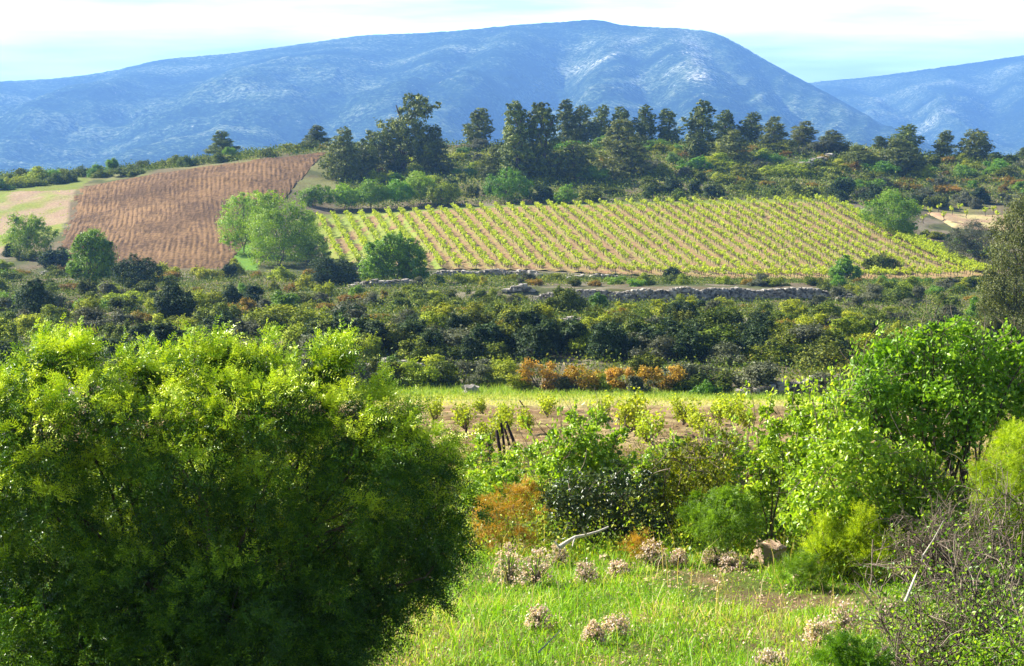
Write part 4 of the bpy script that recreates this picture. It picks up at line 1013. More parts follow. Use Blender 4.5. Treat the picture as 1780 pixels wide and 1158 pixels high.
def wall(pix, hgt, label, lo, hi, thick=.9, sz=.30, seed=1, ragged=.35, name='dry_stone_wall'):
    """pix: foot line in photograph pixels"""
    r = np.random.default_rng(seed)
    P = np.array([ground_at(a, b, lo, hi) for a, b in pix]); base = P[0].copy()
    seg = np.r_[0, np.cumsum(np.linalg.norm(np.diff(P[:, :2], axis=0), axis=1))]; Lt = seg[-1]
    g = Geo(); s = 0.0
    nl = max(2, int(hgt / (sz * .55)))
    while s < Lt:
        x = np.interp(s, seg, P[:, 0]); y = np.interp(s, seg, P[:, 1]); z = np.interp(s, seg, P[:, 2])
        top = hgt * (1 - ragged + ragged * 2 * vn2(s / 2.2, seed * 3.3)) * min(1, .35 + s / 3, .35 + (Lt - s) / 3)
        k = 0; zz = 0
        while zz < top:
            w_ = sz * r.uniform(.7, 1.7); hs_ = sz * r.uniform(.4, .85)
            for dy_ in (0, .5):
                if dy_ and zz + hs_ * 1.6 < top: continue
                v, f = rock_geo((x + r.normal(0, .08), y + r.uniform(-.08, .08) + dy_ * thick + zz * .12, z + zz + hs_ * .45), (w_, sz * r.uniform(.8, 1.5), hs_), r, 2)
                g.add(v - base, f, 0, r.random())
            zz += hs_ * .82
        s += sz * .82
    # packed core behind the facing, so that no daylight shows through
    for a, b in zip(P[:-1], P[1:]):
        a_ = a - base; b_ = b - base; q = []
        for p in (a_, b_):
            for dy_, dz in ((.10, -.3), (.10, hgt * .55), (thick * .8, hgt * .55), (thick * .8, -.3)): q.append(p + [0, dy_, dz])
        g.add(np.array(q), [(0, 4, 5, 1), (1, 5, 6, 2), (2, 6, 7, 3)], 0, .1)
    return tag(link(name, g.mesh(name, M['stone']), tuple(base)), label, 'wall')
wall([(925, 527), (1000, 530), (1090, 528), (1200, 527), (1300, 523), (1400, 519), (1445, 520)], 1.15, 'long pale dry stone wall crossing the slope below the vineyard', 240, 255, sz=.27, seed=2, ragged=.25)
wall([(1450, 523), (1475, 526), (1500, 524)], .5, 'low crumbled stone end right of the long dry stone wall', 240, 258, seed=3, sz=.36)
wall([(745, 484), (800, 483), (870, 483), (945, 485)], .75, 'dark low stone wall under the left part of the vineyard', 310, 322, seed=4, sz=.4)
wall([(985, 488), (1050, 490), (1090, 491)], .5, 'short low stone wall under the middle of the vineyard', 312, 322, seed=14, sz=.4)
wall([(610, 500), (660, 499), (735, 497)], .55, 'tumbled line of pale stones left of the long wall', 258, 300, seed=5, sz=.4)
wall([(880, 508), (905, 506), (930, 508)], .5, 'low pale stones joining the left end of the long wall', 240, 262, seed=15, sz=.38)
wall([(1285, 690), (1330, 690), (1400, 688), (1470, 684)], .62, 'low wall of round pale stones behind the near field, right side', 126, 134, seed=6, sz=.30)
wall([(612, 646), (650, 646), (700, 648), (740, 652)], .35, 'half-buried low stone wall above the big foreground bush', 140, 150, seed=7, sz=.3)
wall([(75, 478), (100, 478), (125, 476)], .5, 'low grey stone wall left of the bright green tree', 300, 326, seed=8, sz=.4)
wall([(0, 572), (18, 571), (38, 569)], .45, 'few pale wall stones at the left edge among the scrub', 170, 200, seed=9, sz=.4)
wall([(950, 568), (985, 566), (1030, 564)], .3, 'scattered pale stones below the round dense green tree', 165, 200, seed=10, sz=.3)
wall([(1090, 560), (1115, 558), (1140, 560)], .35, 'short heap of pale stones on the terrace edge', 165, 210, seed=11, sz=.3)
wall([(1382, 300), (1400, 293), (1425, 285), (1450, 276)], .8, 'slanting pale stone bank on the right ridge', 425, 466, seed=12, sz=.7, thick=1.5)
wall([(1130, 330), (1180, 334), (1240, 338)], .35, 'faint shaded stone edge above the vineyard', 396, 425, seed=13, sz=.5)
def boulder(px, py, wpx, hpx, label, mat='stone', lo=20, hi=150, seed=1, name='rock'):
    x, y, z = ground_at(px, py, lo, hi); k = mpp(y)
    v, f = rock_geo((0, 0, hpx * k * .42), (wpx * k * 1.05, wpx * k * .8, hpx * k * 1.1), np.random.default_rng(seed), 9, .19)
    return tag(link(name, Geo().add(v, f, 0, .6).mesh(name, M[mat]), (x, y, z)), label, 'rock')
boulder(818, 688, 22, 17, 'pale angular rock at the back edge of the near field', seed=3, lo=118)
boulder(1340, 978, 54, 34, 'large ochre boulder at the foot of the hedge', 'boulder', 26, 36, 5, 'boulder')
boulder(1050, 975, 14, 9, 'small tan stone among the dry flower tufts', 'boulder', 24, 34, 6)
boulder(1385, 1010, 13, 10, 'small pinkish stone in the grass below the juniper', 'boulder', 22, 32, 7)
boulder(970, 984, 12, 8, 'little pale stone beside the dead branch', 'stone', 24, 34, 8)
boulder(1170, 572, 12, 7, 'single pale rock on the terrace above the dark bank', seed=9, lo=150, hi=200)
boulder(1300, 562, 14, 8, 'single pale rock near the right end of the terrace', seed=10, lo=150, hi=215)

# ------------------------------------------------------------------ foreground plants
def sprays(r, P, D, T, Ls, pairs=7, lf=.042, wd=.013, droop=.35):
    """feathery compound leaves: P foot, D direction, T tint, Ls length"""
    n = len(P); D = unit(D); side = unit(np.cross(D, r.normal(0, 1, (n, 3)))); s = (np.arange(pairs) + .6) / pairs
    C, A, Nn_, L_, T_ = [], [], [], [], []
    up = unit(np.cross(side, D))
    for k in range(pairs):
        q = s[k]; p = P + D * (Ls * q)[:, None] - np.array([0, 0, 1]) * (Ls * droop * q * q)[:, None]
        for sg in (-1, 1):
            a = unit(D * .75 + side * sg + r.normal(0, .18, (n, 3)) - [0, 0, .15])
            l = lf * (1 - .45 * q) * r.uniform(.8, 1.2, n)
            C.append(p + a * l[:, None] * .5); A.append(a); Nn_.append(unit(up + r.normal(0, .35, (n, 3)))); L_.append(l); T_.append(np.clip(T + r.uniform(-.12, .12, n), 0, 1))
    C = np.concatenate(C); L_ = np.concatenate(L_)
    v, f = leaves(C, np.concatenate(A), np.concatenate(Nn_), L_, L_ * (wd / lf))
    return v, f, np.repeat(np.concatenate(T_), 4)
def feather_bush(name, b, d, circles, n, label, mat, seed, lf=.042, Ls=(.14, .28), shoots=(), cat='bush', r0=.05, low=-.9, shell=.25, stems=5, wd=.013, yr=.8, droop=.35, pairs=7, young=0, fill=None):
    r = np.random.default_rng(seed); L = px_lobes(d, circles, b, yr, r)
    ro = root(name, b, label, cat); g = Geo()
    ncl = n // 9
    Lx = L.copy(); Lx[:, 3:6] *= .93
    Lx = np.concatenate([Lx, np.stack([np.r_[q[:3] + unit(r.normal(0, 1, 3) + [0, 0, .25]) * q[3:6] * r.uniform(.85, 1.08), q[3:6] * r.uniform(.22, .40)] for q in L for _ in range(4)])])
    P, D, R = clumps(r, Lx, ncl, shell, low)
    i = np.repeat(np.arange(ncl), 9); p = P[i] + r.normal(0, .12, (len(i), 3)) * R[i][:, None]
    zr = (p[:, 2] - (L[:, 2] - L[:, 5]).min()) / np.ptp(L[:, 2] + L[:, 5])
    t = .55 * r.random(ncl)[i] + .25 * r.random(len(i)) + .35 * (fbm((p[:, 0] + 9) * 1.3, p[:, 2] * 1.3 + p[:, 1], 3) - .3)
    if young: t = t * .62 + young * smooth(.05, .75, D[i][:, 2]) * smooth(.46, .70, zr)      # spring growth on upward shoots, with sunlit top and shaded front tinted in
    dd = unit(D[i] + r.normal(0, .55, (len(i), 3)) + [0, 0, .35])
    if fill:
        k = fill; q = L[r.integers(0, len(L), k)]; pf = q[:, :3] + unit(r.normal(0, 1, (k, 3))) * q[:, 3:6] * (r.random(k) ** .4)[:, None] * .8
        p = np.concatenate([p, pf]); dd = np.concatenate([dd, unit(r.normal(0, 1, (k, 3)))]); t = np.concatenate([t, r.random(k) * .5])
    for (sx, sy, ex, ey, w_) in shoots:        # leafy tips that stand clear of the crown
        a = np.array(at_depth(sx, sy, d)) - b; e = np.array(at_depth(ex, ey, d)) - b; off = r.uniform(-.3, .3); a[1] += off; e[1] += off
        m_ = int(60 * w_); s = r.random(m_)[:, None]
        p = np.concatenate([p, a + (e - a) * s + r.normal(0, .045, (m_, 3))]); dd = np.concatenate([dd, unit(unit(e - a) + r.normal(0, .5, (m_, 3)))]); t = np.concatenate([t, r.uniform(.4, 1, m_)])
        g.add(*limb(a, e, .008, .003, .05, 5, 4, r), 1, .4)
    v, f, tt = sprays(r, p, dd, np.clip(t, 0, 1), r.uniform(*Ls, len(p)), pairs, lf, wd, droop); g.add(v, f, 0, tt)
    link('crown', g.mesh(name + '_crown', [M[mat], M['twig']]), parent=ro)
    g = Geo(); skeleton(g, r, L, b, 0, r0, .35, stems, 7); link('trunk', g.mesh(name + '_trunk', M['bark']), parent=ro)
    return ro
bb = ground_at(370, 1170, 14, 40)
BD = bb[1] + 1.2
BD = 19.6; bb = tuple(at_depth(370, 1200, BD)); bb = (bb[0], BD, float(hh(bb[0], BD)))
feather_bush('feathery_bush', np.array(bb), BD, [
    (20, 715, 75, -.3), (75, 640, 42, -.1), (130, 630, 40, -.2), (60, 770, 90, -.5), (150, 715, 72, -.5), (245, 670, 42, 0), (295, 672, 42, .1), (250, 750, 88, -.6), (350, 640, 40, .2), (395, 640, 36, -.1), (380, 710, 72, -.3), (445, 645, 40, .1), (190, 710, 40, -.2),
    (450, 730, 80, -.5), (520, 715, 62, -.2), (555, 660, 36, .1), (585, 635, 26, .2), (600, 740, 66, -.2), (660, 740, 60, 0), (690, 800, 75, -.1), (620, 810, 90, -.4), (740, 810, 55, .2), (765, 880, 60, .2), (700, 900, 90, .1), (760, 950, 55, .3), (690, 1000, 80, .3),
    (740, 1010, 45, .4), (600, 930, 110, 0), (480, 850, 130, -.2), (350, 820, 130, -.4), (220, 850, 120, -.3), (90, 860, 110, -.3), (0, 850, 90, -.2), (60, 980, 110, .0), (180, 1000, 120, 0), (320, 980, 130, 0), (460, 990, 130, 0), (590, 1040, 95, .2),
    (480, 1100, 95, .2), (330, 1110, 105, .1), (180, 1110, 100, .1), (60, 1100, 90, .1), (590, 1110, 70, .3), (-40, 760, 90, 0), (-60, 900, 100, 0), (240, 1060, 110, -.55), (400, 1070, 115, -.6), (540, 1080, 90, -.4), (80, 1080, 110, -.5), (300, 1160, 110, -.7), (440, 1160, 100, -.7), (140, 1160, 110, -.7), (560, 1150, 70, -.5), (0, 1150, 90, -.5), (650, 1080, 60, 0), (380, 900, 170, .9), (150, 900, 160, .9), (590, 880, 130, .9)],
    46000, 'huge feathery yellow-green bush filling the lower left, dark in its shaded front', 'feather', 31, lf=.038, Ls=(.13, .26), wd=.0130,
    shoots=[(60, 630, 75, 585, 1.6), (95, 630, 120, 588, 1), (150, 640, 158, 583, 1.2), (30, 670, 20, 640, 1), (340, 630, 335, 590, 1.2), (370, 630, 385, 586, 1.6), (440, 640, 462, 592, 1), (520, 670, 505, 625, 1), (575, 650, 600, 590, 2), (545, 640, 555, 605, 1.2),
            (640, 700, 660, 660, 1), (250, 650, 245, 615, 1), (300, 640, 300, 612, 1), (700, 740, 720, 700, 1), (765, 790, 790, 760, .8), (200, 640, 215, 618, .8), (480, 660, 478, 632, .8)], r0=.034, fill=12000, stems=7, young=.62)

def leafy(name, base, d, circles, n, label, mat, seed, leaf=.06, wid=.62, shoots=(), cat='tree', r0=.04, stems=4, shell=.35, yr=.85, fork=.35, per=12, spread=.26, low=-.9, twigs=0):
    r = np.random.default_rng(seed); b = np.array(base); L = px_lobes(d, circles, b, yr, r)
    ro = root(name, tuple(b), label, cat); g = Geo()
    r0 = r0 * .85; Lx = np.concatenate([L, np.stack([np.r_[q[:3] + unit(r.normal(0, 1, 3) + [0, 0, .1]) * q[3:6] * r.uniform(.85, 1.2), q[3:6] * r.uniform(.28, .5)] for q in L for _ in range(4)])])
    v, f, t = crown(r, Lx, n // per, per, leaf, leaf * wid, spread, shell, low, .35, hexa=True, out=.4); g.add(v, f, 0, t)
    for (sx, sy, ex, ey, w_) in shoots:
        a = np.array(at_depth(sx, sy, d)) - b; e = np.array(at_depth(ex, ey, d)) - b; off = r.uniform(-.3, .3); a[1] += off; e[1] += off
        k = int(22 * w_); s = r.random(k)[:, None]; c = a + (e - a) * s + r.normal(0, .035, (k, 3))
        v, f = leaves(c, r.normal(0, .7, (k, 3)) + unit(e - a), unit(r.normal(0, 1, (k, 3))), leaf * r.uniform(.7, 1.2, k), leaf * wid * np.ones(k), True); g.add(v, f, 0, np.repeat(r.uniform(.4, 1, k), 6))
        g.add(*limb(a, e, .007, .003, .06, 6, 4, r), 1, .4)
    for _ in range(twigs):
        q = L[r.integers(len(L))]; a = q[:3] + r.normal(0, .4, 3) * q[3:6]; e = a + unit(r.normal(0, 1, 3) + [0, 0, .5]) * r.uniform(.2, .6); g.add(*limb(a, e, .006, .002, .1, 5, 3, r), 1, r.random())
    link('crown', g.mesh(name + '_crown', [M[mat], M['twig']]), parent=ro)
    g = Geo(); skeleton(g, r, L, b, 0, r0, fork, stems, 7); link('trunk', g.mesh(name + '_trunk', M['bark']), parent=ro)
    return ro
def foot(px, d):
    x = float(t_of(px, 900) * d); return (x, d, float(hh(x, d)))
# the tree at the right
leafy('leafy_tree', foot(1655, 28.6), 28.6, [
    (1540, 640, 45), (1510, 680, 40), (1580, 660, 55), (1590, 610, 34), (1640, 600, 40), (1650, 660, 60), (1700, 620, 45), (1720, 680, 60), (1760, 640, 45), (1790, 690, 60), (1560, 720, 52), (1630, 725, 58), (1700, 735, 50),
    (1760, 730, 40), (1500, 640, 22), (1600, 770, 35), (1540, 770, 30), (1510, 730, 30), (1820, 650, 50), (1670, 575, 22), (1620, 580, 22), (1740, 600, 28), (1640, 790, 30), (1580, 810, 30), (1500, 780, 34), (1480, 700, 34), (1560, 690, 60), (1670, 700, 70), (1800, 610, 30)],
    18500, 'multi-stemmed green tree with glossy oval leaves at the right', 'broad', 41, leaf=.064, wid=.6,
    shoots=[(1500, 620, 1535, 560, 1.5), (1490, 640, 1490, 590, 1.2), (1560, 620, 1555, 580, 1), (1630, 590, 1638, 550, 1), (1655, 590, 1664, 552, 1), (1690, 600, 1700, 575, 1), (1745, 610, 1757, 565, 1.4), (1600, 600, 1605, 585, .7), (1590, 600, 1575, 590, .8), (1770, 640, 1775, 600, 1)], r0=.042, fork=.30, stems=7, twigs=260, shell=.5, spread=.4)
# leafy hedge plants before it
leafy('leafy_shrub', foot(1480, 27.4), 27.4, [(1480, 730, 35), (1440, 760, 45), (1500, 790, 55), (1560, 830, 60), (1440, 830, 55), (1500, 870, 60), (1570, 890, 55), (1420, 890, 50), (1480, 920, 45), (1590, 800, 35), (1450, 700, 22), (1390, 850, 36), (1540, 930, 35)],
    10000, 'dense light green leafy shrub before the foot of the glossy tree', 'broad_light', 42, leaf=.062, shoots=[(1450, 720, 1445, 665, 1.2), (1475, 710, 1480, 640, 1.5), (1420, 740, 1410, 680, 1)], cat='shrub', r0=.03, stems=7, twigs=140)
leafy('sapling', foot(1335, 30), 30, [(1335, 760, 28), (1360, 790, 38), (1320, 820, 32), (1370, 850, 42), (1385, 740, 26), (1400, 780, 32), (1300, 870, 26), (1330, 720, 14), (1385, 700, 14)],
    4600, 'pale slender sapling with upright shoots in front of the round stone wall', 'broad_light', 43, leaf=.062, shoots=[(1310, 760, 1302, 668, 2), (1330, 730, 1345, 672, 1.5), (1370, 740, 1372, 660, 1.5), (1400, 730, 1395, 650, 1.5), (1420, 720, 1425, 660, 1.2), (1350, 720, 1335, 690, 1)], cat='tree', r0=.02, stems=6, shell=.5)
leafy('loose_shrub', foot(990, 31), 31, [(985, 800, 28), (960, 770, 20), (1010, 760, 30), (1040, 790, 34), (1000, 840, 40), (1060, 830, 34), (950, 810, 20), (1040, 735, 22), (1000, 730, 16), (1090, 810, 24), (1075, 760, 16)],
    6200, 'loose airy green shrub with thin bare branches rising over the near vineyard', 'broad_light', 44, leaf=.060, shoots=[(945, 800, 905, 725, 1.6), (960, 780, 972, 690, 1.6), (1000, 750, 1003, 700, 1.2), (1020, 740, 1025, 692, 1.2), (1040, 740, 1048, 705, 1), (930, 840, 915, 790, 1), (1060, 780, 1075, 720, .6), (990, 800, 940, 735, 1)], cat='shrub', r0=.018, stems=7, shell=.6, twigs=60)
leafy('dark_shrub', foot(1035, 30), 30, [(1000, 860, 45), (1050, 850, 40), (1090, 870, 42), (1040, 900, 50), (990, 905, 45), (1110, 910, 42), (970, 870, 28), (1060, 935, 36), (1130, 840, 18)],
    6500, 'dark glossy shrub with whitish leaf shine under the airy shrub', 'holm_near', 45, leaf=.05, wid=.6, cat='shrub', r0=.025, stems=5, twigs=50)
leafy('brownish_shrub', foot(1195, 30.5), 30.5, [(1160, 830, 32), (1200, 810, 36), (1235, 830, 38), (1180, 870, 40), (1225, 880, 38), (1260, 800, 24), (1150, 880, 28), (1180, 915, 34), (1250, 850, 34), (1215, 785, 26), (1265, 770, 22), (1160, 795, 22)],
    7000, 'thin brown-green twiggy shrub in the middle of the hedge', 'olive', 46, leaf=.045, wid=.55, cat='shrub', r0=.018, stems=8, shell=.55, twigs=200)
feather_bush('green_bush', np.array(foot(1250, 28.5)), 28.5, [(1240, 890, 34), (1270, 880, 32), (1290, 905, 30), (1250, 920, 32), (1215, 905, 26), (1300, 930, 22)], 1500, 'bright grass-green feathery bush in the hedge between leafy shrubs', 'feather_bright', 47, lf=.04, Ls=(.1, .2), r0=.015)
for (cs, px, d, n, lb, sd) in [([(880, 870, 30), (905, 850, 22), (865, 900, 30), (895, 910, 34), (925, 890, 26), (850, 930, 26), (905, 940, 26)], 888, 29.5, 1500, 'tallest rusty orange shrub beside the huge bush', 48),
                               ([(845, 880, 18), (855, 905, 20), (835, 920, 18)], 845, 30, 450, 'small rusty shrub half hidden by the huge bush', 49),
                               ([(1115, 945, 20), (1100, 955, 18), (1130, 958, 16)], 1112, 28.5, 450, 'small orange tuft in front of the dark glossy shrub', 50)]:
    feather_bush('rusty_shrub', np.array(foot(px, d)), d, cs, n, lb, 'orange', sd, lf=.026, Ls=(.08, .2), r0=.010, cat='shrub', wd=.011, shell=.7, pairs=5, stems=9)
leafy('low_green_shrub', foot(850, 31), 31, [(830, 840, 22), (850, 860, 26), (880, 820, 16), (820, 870, 24), (900, 830, 14), (865, 880, 22)], 1900, 'small fresh green shrub at the foot of the dark stakes', 'broad_light', 51, leaf=.05, cat='shrub', r0=.012, shell=.5)
feather_bush('juniper', np.array(foot(1470, 26.8)), 26.8, [(1440, 955, 26), (1480, 960, 32), (1425, 975, 22), (1500, 940, 26), (1515, 970, 28), (1465, 985, 30), (1540, 965, 20), (1445, 930, 18), (1500, 915, 16), (1500, 995, 22), (1440, 995, 18)], 6000, 'yellow-green juniper-like bush with pointed tips in the grass', 'juniper', 52, lf=.026, Ls=(.08, .2), wd=.011,
             shoots=[(1435, 940, 1430, 905, 2), (1495, 930, 1492, 885, 2.4), (1503, 930, 1507, 895, 2), (1455, 940, 1450, 912, 1.6), (1530, 950, 1545, 925, 1.2), (1420, 960, 1405, 940, 1)], r0=.012, droop=.1)
feather_bush('soft_bush', np.array(foot(1395, 26.6)), 26.6, [(1395, 985, 22), (1370, 992, 16), (1415, 1000, 20)], 900, 'soft blue-green mound left of the juniper-like bush', 'broom', 53, lf=.03, Ls=(.06, .14), wd=.006, r0=.008, droop=0)
feather_bush('feathery_tree', np.array(foot(1800, 26.8)), 26.8, [(1780, 790, 55), (1740, 830, 42), (1725, 830, 24), (1715, 920, 26), (1760, 880, 50), (1790, 930, 55), (1745, 930, 36), (1810, 850, 60), (1770, 760, 30), (1730, 880, 26)], 6500, 'bright lime feathery tree at the right edge behind the bare twigs', 'juniper', 54, lf=.035, Ls=(.12, .22), wd=.009, cat='tree', r0=.03)
feather_bush('feathery_bush', np.array(foot(20, 27)), 27, [(10, 670, 26), (40, 690, 26), (-10, 700, 30)], 900, 'smaller green bush peeping out behind the huge bush at the left edge', 'broom', 55, lf=.04, Ls=(.1, .2), r0=.02)
feather_bush('green_bush', np.array(foot(1480, 18.5)), 18.5, [(1480, 1135, 34), (1445, 1145, 28), (1515, 1150, 30), (1490, 1170, 36)], 1800, 'low soft green bush at the bottom edge before the twigs', 'broom', 56, lf=.02, Ls=(.05, .12), wd=.009, r0=.008, droop=0)

leafy('leafy_shrub', foot(930, 36), 36, [(880, 810, 26), (920, 800, 28), (900, 845, 32), (950, 850, 30), (870, 860, 26), (940, 890, 30)], 2600, 'pale leafy shrub behind the tallest rusty shrub', 'broad_light', 81, leaf=.055, cat='shrub', r0=.015, stems=6, shell=.6, twigs=60)
leafy('brownish_shrub', foot(1120, 37), 37, [(1080, 850, 32), (1130, 840, 34), (1170, 850, 32), (1110, 880, 34), (1160, 890, 34)], 3000, 'olive-brown thin shrub behind the dark glossy shrub', 'olive', 82, leaf=.05, wid=.55, cat='shrub', r0=.015, stems=6, shell=.6, twigs=160)
leafy('brownish_shrub', foot(1270, 36), 36, [(1240, 800, 32), (1290, 810, 34), (1210, 830, 30), (1320, 840, 34), (1260, 850, 36), (1300, 880, 36)], 3600, 'twiggy brown-tipped shrub behind the bright feathery bush', 'rust', 83, leaf=.045, wid=.55, cat='shrub', r0=.015, stems=7, shell=.6, twigs=240)
leafy('leafy_shrub', foot(1190, 34), 34, [(1150, 900, 30), (1200, 890, 34), (1170, 930, 30), (1240, 930, 30)], 2400, 'low leafy shrub between the dark glossy and the bright feathery bush', 'broad_light', 84, leaf=.05, cat='shrub', r0=.012, stems=6, shell=.6, twigs=60)
leafy('leafy_shrub', foot(1330, 31), 31, [(1320, 900, 32), (1290, 930, 26), (1350, 930, 30), (1380, 900, 32), (1330, 860, 26)], 3400, 'dense low shrub directly behind the ochre boulder', 'broad', 85, leaf=.05, cat='shrub', r0=.012, stems=6, shell=.45, twigs=60)
leafy('leafy_shrub', foot(1620, 27.2), 27.2, [(1600, 850, 45), (1640, 870, 45), (1620, 920, 50), (1670, 930, 40), (1560, 920, 40)], 3400, 'mixed leafy shrub around the upright bare grey shrub', 'broad_light', 86, leaf=.055, cat='shrub', r0=.015, stems=6, shell=.5, twigs=200)

leafy('sapling', foot(1415, 29.5), 29.5, [(1400, 730, 26), (1440, 720, 28), (1420, 770, 34), (1460, 690, 24), (1390, 800, 32), (1350, 740, 18)], 4200, 'taller pale sapling leaning against the left side of the glossy tree', 'broad_light', 91, leaf=.058, shoots=[(1400, 720, 1390, 655, 2), (1440, 710, 1445, 640, 2), (1465, 690, 1480, 620, 2), (1420, 720, 1418, 670, 1.5)], cat='tree', r0=.018, stems=6, shell=.5, twigs=40)
leafy('leafy_shrub', foot(870, 33), 33, [(840, 770, 18), (830, 800, 22), (860, 830, 26), (835, 850, 26), (880, 850, 22)], 1700, 'bright low shrub between the huge bush and the dark stakes', 'broad_light', 92, leaf=.055, cat='shrub', r0=.012, stems=6, shell=.6, twigs=30)

leafy('loose_shrub', foot(1150, 32), 32, [(1140, 800, 22), (1165, 780, 22), (1120, 820, 22), (1185, 810, 22), (1160, 840, 26)], 2200, 'thin light green shrub rising before the tall forked vine', 'broad_light', 93, leaf=.055, shoots=[(1140, 790, 1128, 730, 1.5), (1165, 780, 1170, 735, 1.5), (1185, 800, 1200, 755, 1)], cat='shrub', r0=.012, stems=5, shell=.6, twigs=40)
leafy('loose_shrub', foot(1255, 32), 32, [(1240, 790, 22), (1270, 770, 24), (1290, 800, 24), (1225, 815, 20), (1265, 830, 26)], 2400, 'thin light green shrub before the four vines in line', 'broad_light', 94, leaf=.055, shoots=[(1240, 780, 1228, 740, 1.2), (1270, 760, 1276, 715, 1.5), (1290, 790, 1300, 735, 1)], cat='shrub', r0=.012, stems=5, shell=.6, twigs=50)

# bare twig thickets
def thicket(px, d, fan, label, seed, n=26, hmax=1.0, leafn=0, depth=4, name='twig_bush', lean=(0, 0, .6), spread=.9):
    r = np.random.default_rng(seed); b = np.array(foot(px, d)); ro = root(name, tuple(b), label, 'shrub'); g = Geo(); tips = []
    def grow(p, dr, L, rad, k):
        m_ = 4; pts = [p]; q = p.copy(); dd = dr.copy()
        for i in range(m_):
            dd = unit(dd + r.normal(0, .16, 3)); q = q + dd * L / m_; pts.append(q.copy())
        g.add(*tube(np.array(pts), np.linspace(rad, rad * .6, m_ + 1), 4), 0, r.random())
        if k > 0:
            for _ in range(3 if k > 1 else 2):
                s = r.integers(1, m_ + 1); grow(pts[s], unit(dd + r.normal(0, .75, 3)), L * r.uniform(.5, .8), rad * .55, k - 1)
        else: tips.append(q)
    for _ in range(n):
        fx, fz = fan[r.integers(len(fan))]
        e = np.array(at_depth(fx, fz, d + r.uniform(-.5, .5))) - b
        p0 = e * .08 + r.normal(0, 1, 3) * [.3 * spread, .3, .0]; grow(p0, unit(e - p0 + r.normal(0, .2, 3)), np.linalg.norm(e) * .5 * hmax, r.uniform(.008, .016), depth - 1)
    link('branches', g.mesh('branches', M['twig']), parent=ro)
    if leafn:
        tips = np.array(tips); k = r.integers(0, len(tips), leafn); c = tips[k] + r.normal(0, .06, (leafn, 3))
        v, f = leaves(c, r.normal(0, 1, (leafn, 3)), unit(r.normal(0, 1, (leafn, 3)) + [0, 0, .4]), r.uniform(.02, .05, leafn), r.uniform(.015, .03, leafn), True)
        link('leaves', Geo().add(v, f, 0, np.repeat(r.random(leafn), 6)).mesh('sparse_leaves', M['broad']), parent=ro)
thicket(1700, 20.5, [(1560, 1010), (1600, 960), (1650, 940), (1700, 960), (1760, 980), (1520, 1060), (1540, 1110), (1800, 1000), (1620, 1040), (1700, 1050), (1770, 1080), (1640, 980)], 'large tangle of bare grey twigs in the lower right corner', 61, 95, 1.0, 3800)
thicket(1610, 19.5, [(1510, 1060), (1500, 1100), (1560, 1080), (1600, 1060), (1640, 1110), (1520, 1130)], 'low sprawling bare twigs at the left of the corner tangle', 62, 46, 1.0, 1300)
thicket(1645, 25.6, [(1600, 850), (1560, 870), (1640, 830), (1680, 850), (1620, 900), (1580, 930), (1690, 890)], 'upright bare grey shrub between the glossy tree and the tangle', 63, 44, 1.0, 400)
thicket(1740, 24.5, [(1730, 790), (1760, 780), (1700, 820), (1780, 830), (1750, 860)], 'dark bare branches standing before the lime feathery tree', 64, 14, .9, 300)
thicket(1770, 19.2, [(1740, 1100), (1780, 1090), (1700, 1130), (1790, 1060)], 'dense dark leafy twigs in the very corner at the bottom right', 65, 26, 1.0, 3500)
def stick(pts_px, d, rad, label, seed, side=(), name='dead_branch', mat='pale_wood'):
    r = np.random.default_rng(seed); b = np.array(foot(pts_px[0][0], d)); P = np.array([at_depth(a, c, d + i * .05) for i, (a, c) in enumerate(pts_px)]) - b
    ro = root(name, tuple(b), label, 'branch'); g = Geo().add(*tube(P, np.linspace(rad, rad * .35, len(P)), 6), 0, .6); link('stem', g.mesh('stem', M[mat]), parent=ro)
    for (i, ex, ey) in side:
        e = np.array(at_depth(ex, ey, d)) - b; link('side_twig', Geo().add(*limb(P[i], e, rad * .5, rad * .2, .05, 5, 5, r), 0, .6).mesh('side_twig', M[mat]), parent=ro)
stick([(972, 952), (985, 943), (1000, 934), (1020, 930), (1040, 924), (1058, 916)], 27.3, .028, 'bleached dead branch lying across the foot of the dark shrub', 1, [(0, 962, 940), (3, 1012, 918), (2, 995, 950)])
stick([(1574, 1046), (1590, 1005), (1605, 965), (1618, 945)], 20, .014, 'long straight pale twig leaning at the left of the corner tangle', 2, [(2, 1640, 905)])
stick([(935, 1135), (955, 1115), (975, 1095)], 19.8, .008, 'thin pale stick lying in the bright grass', 3)

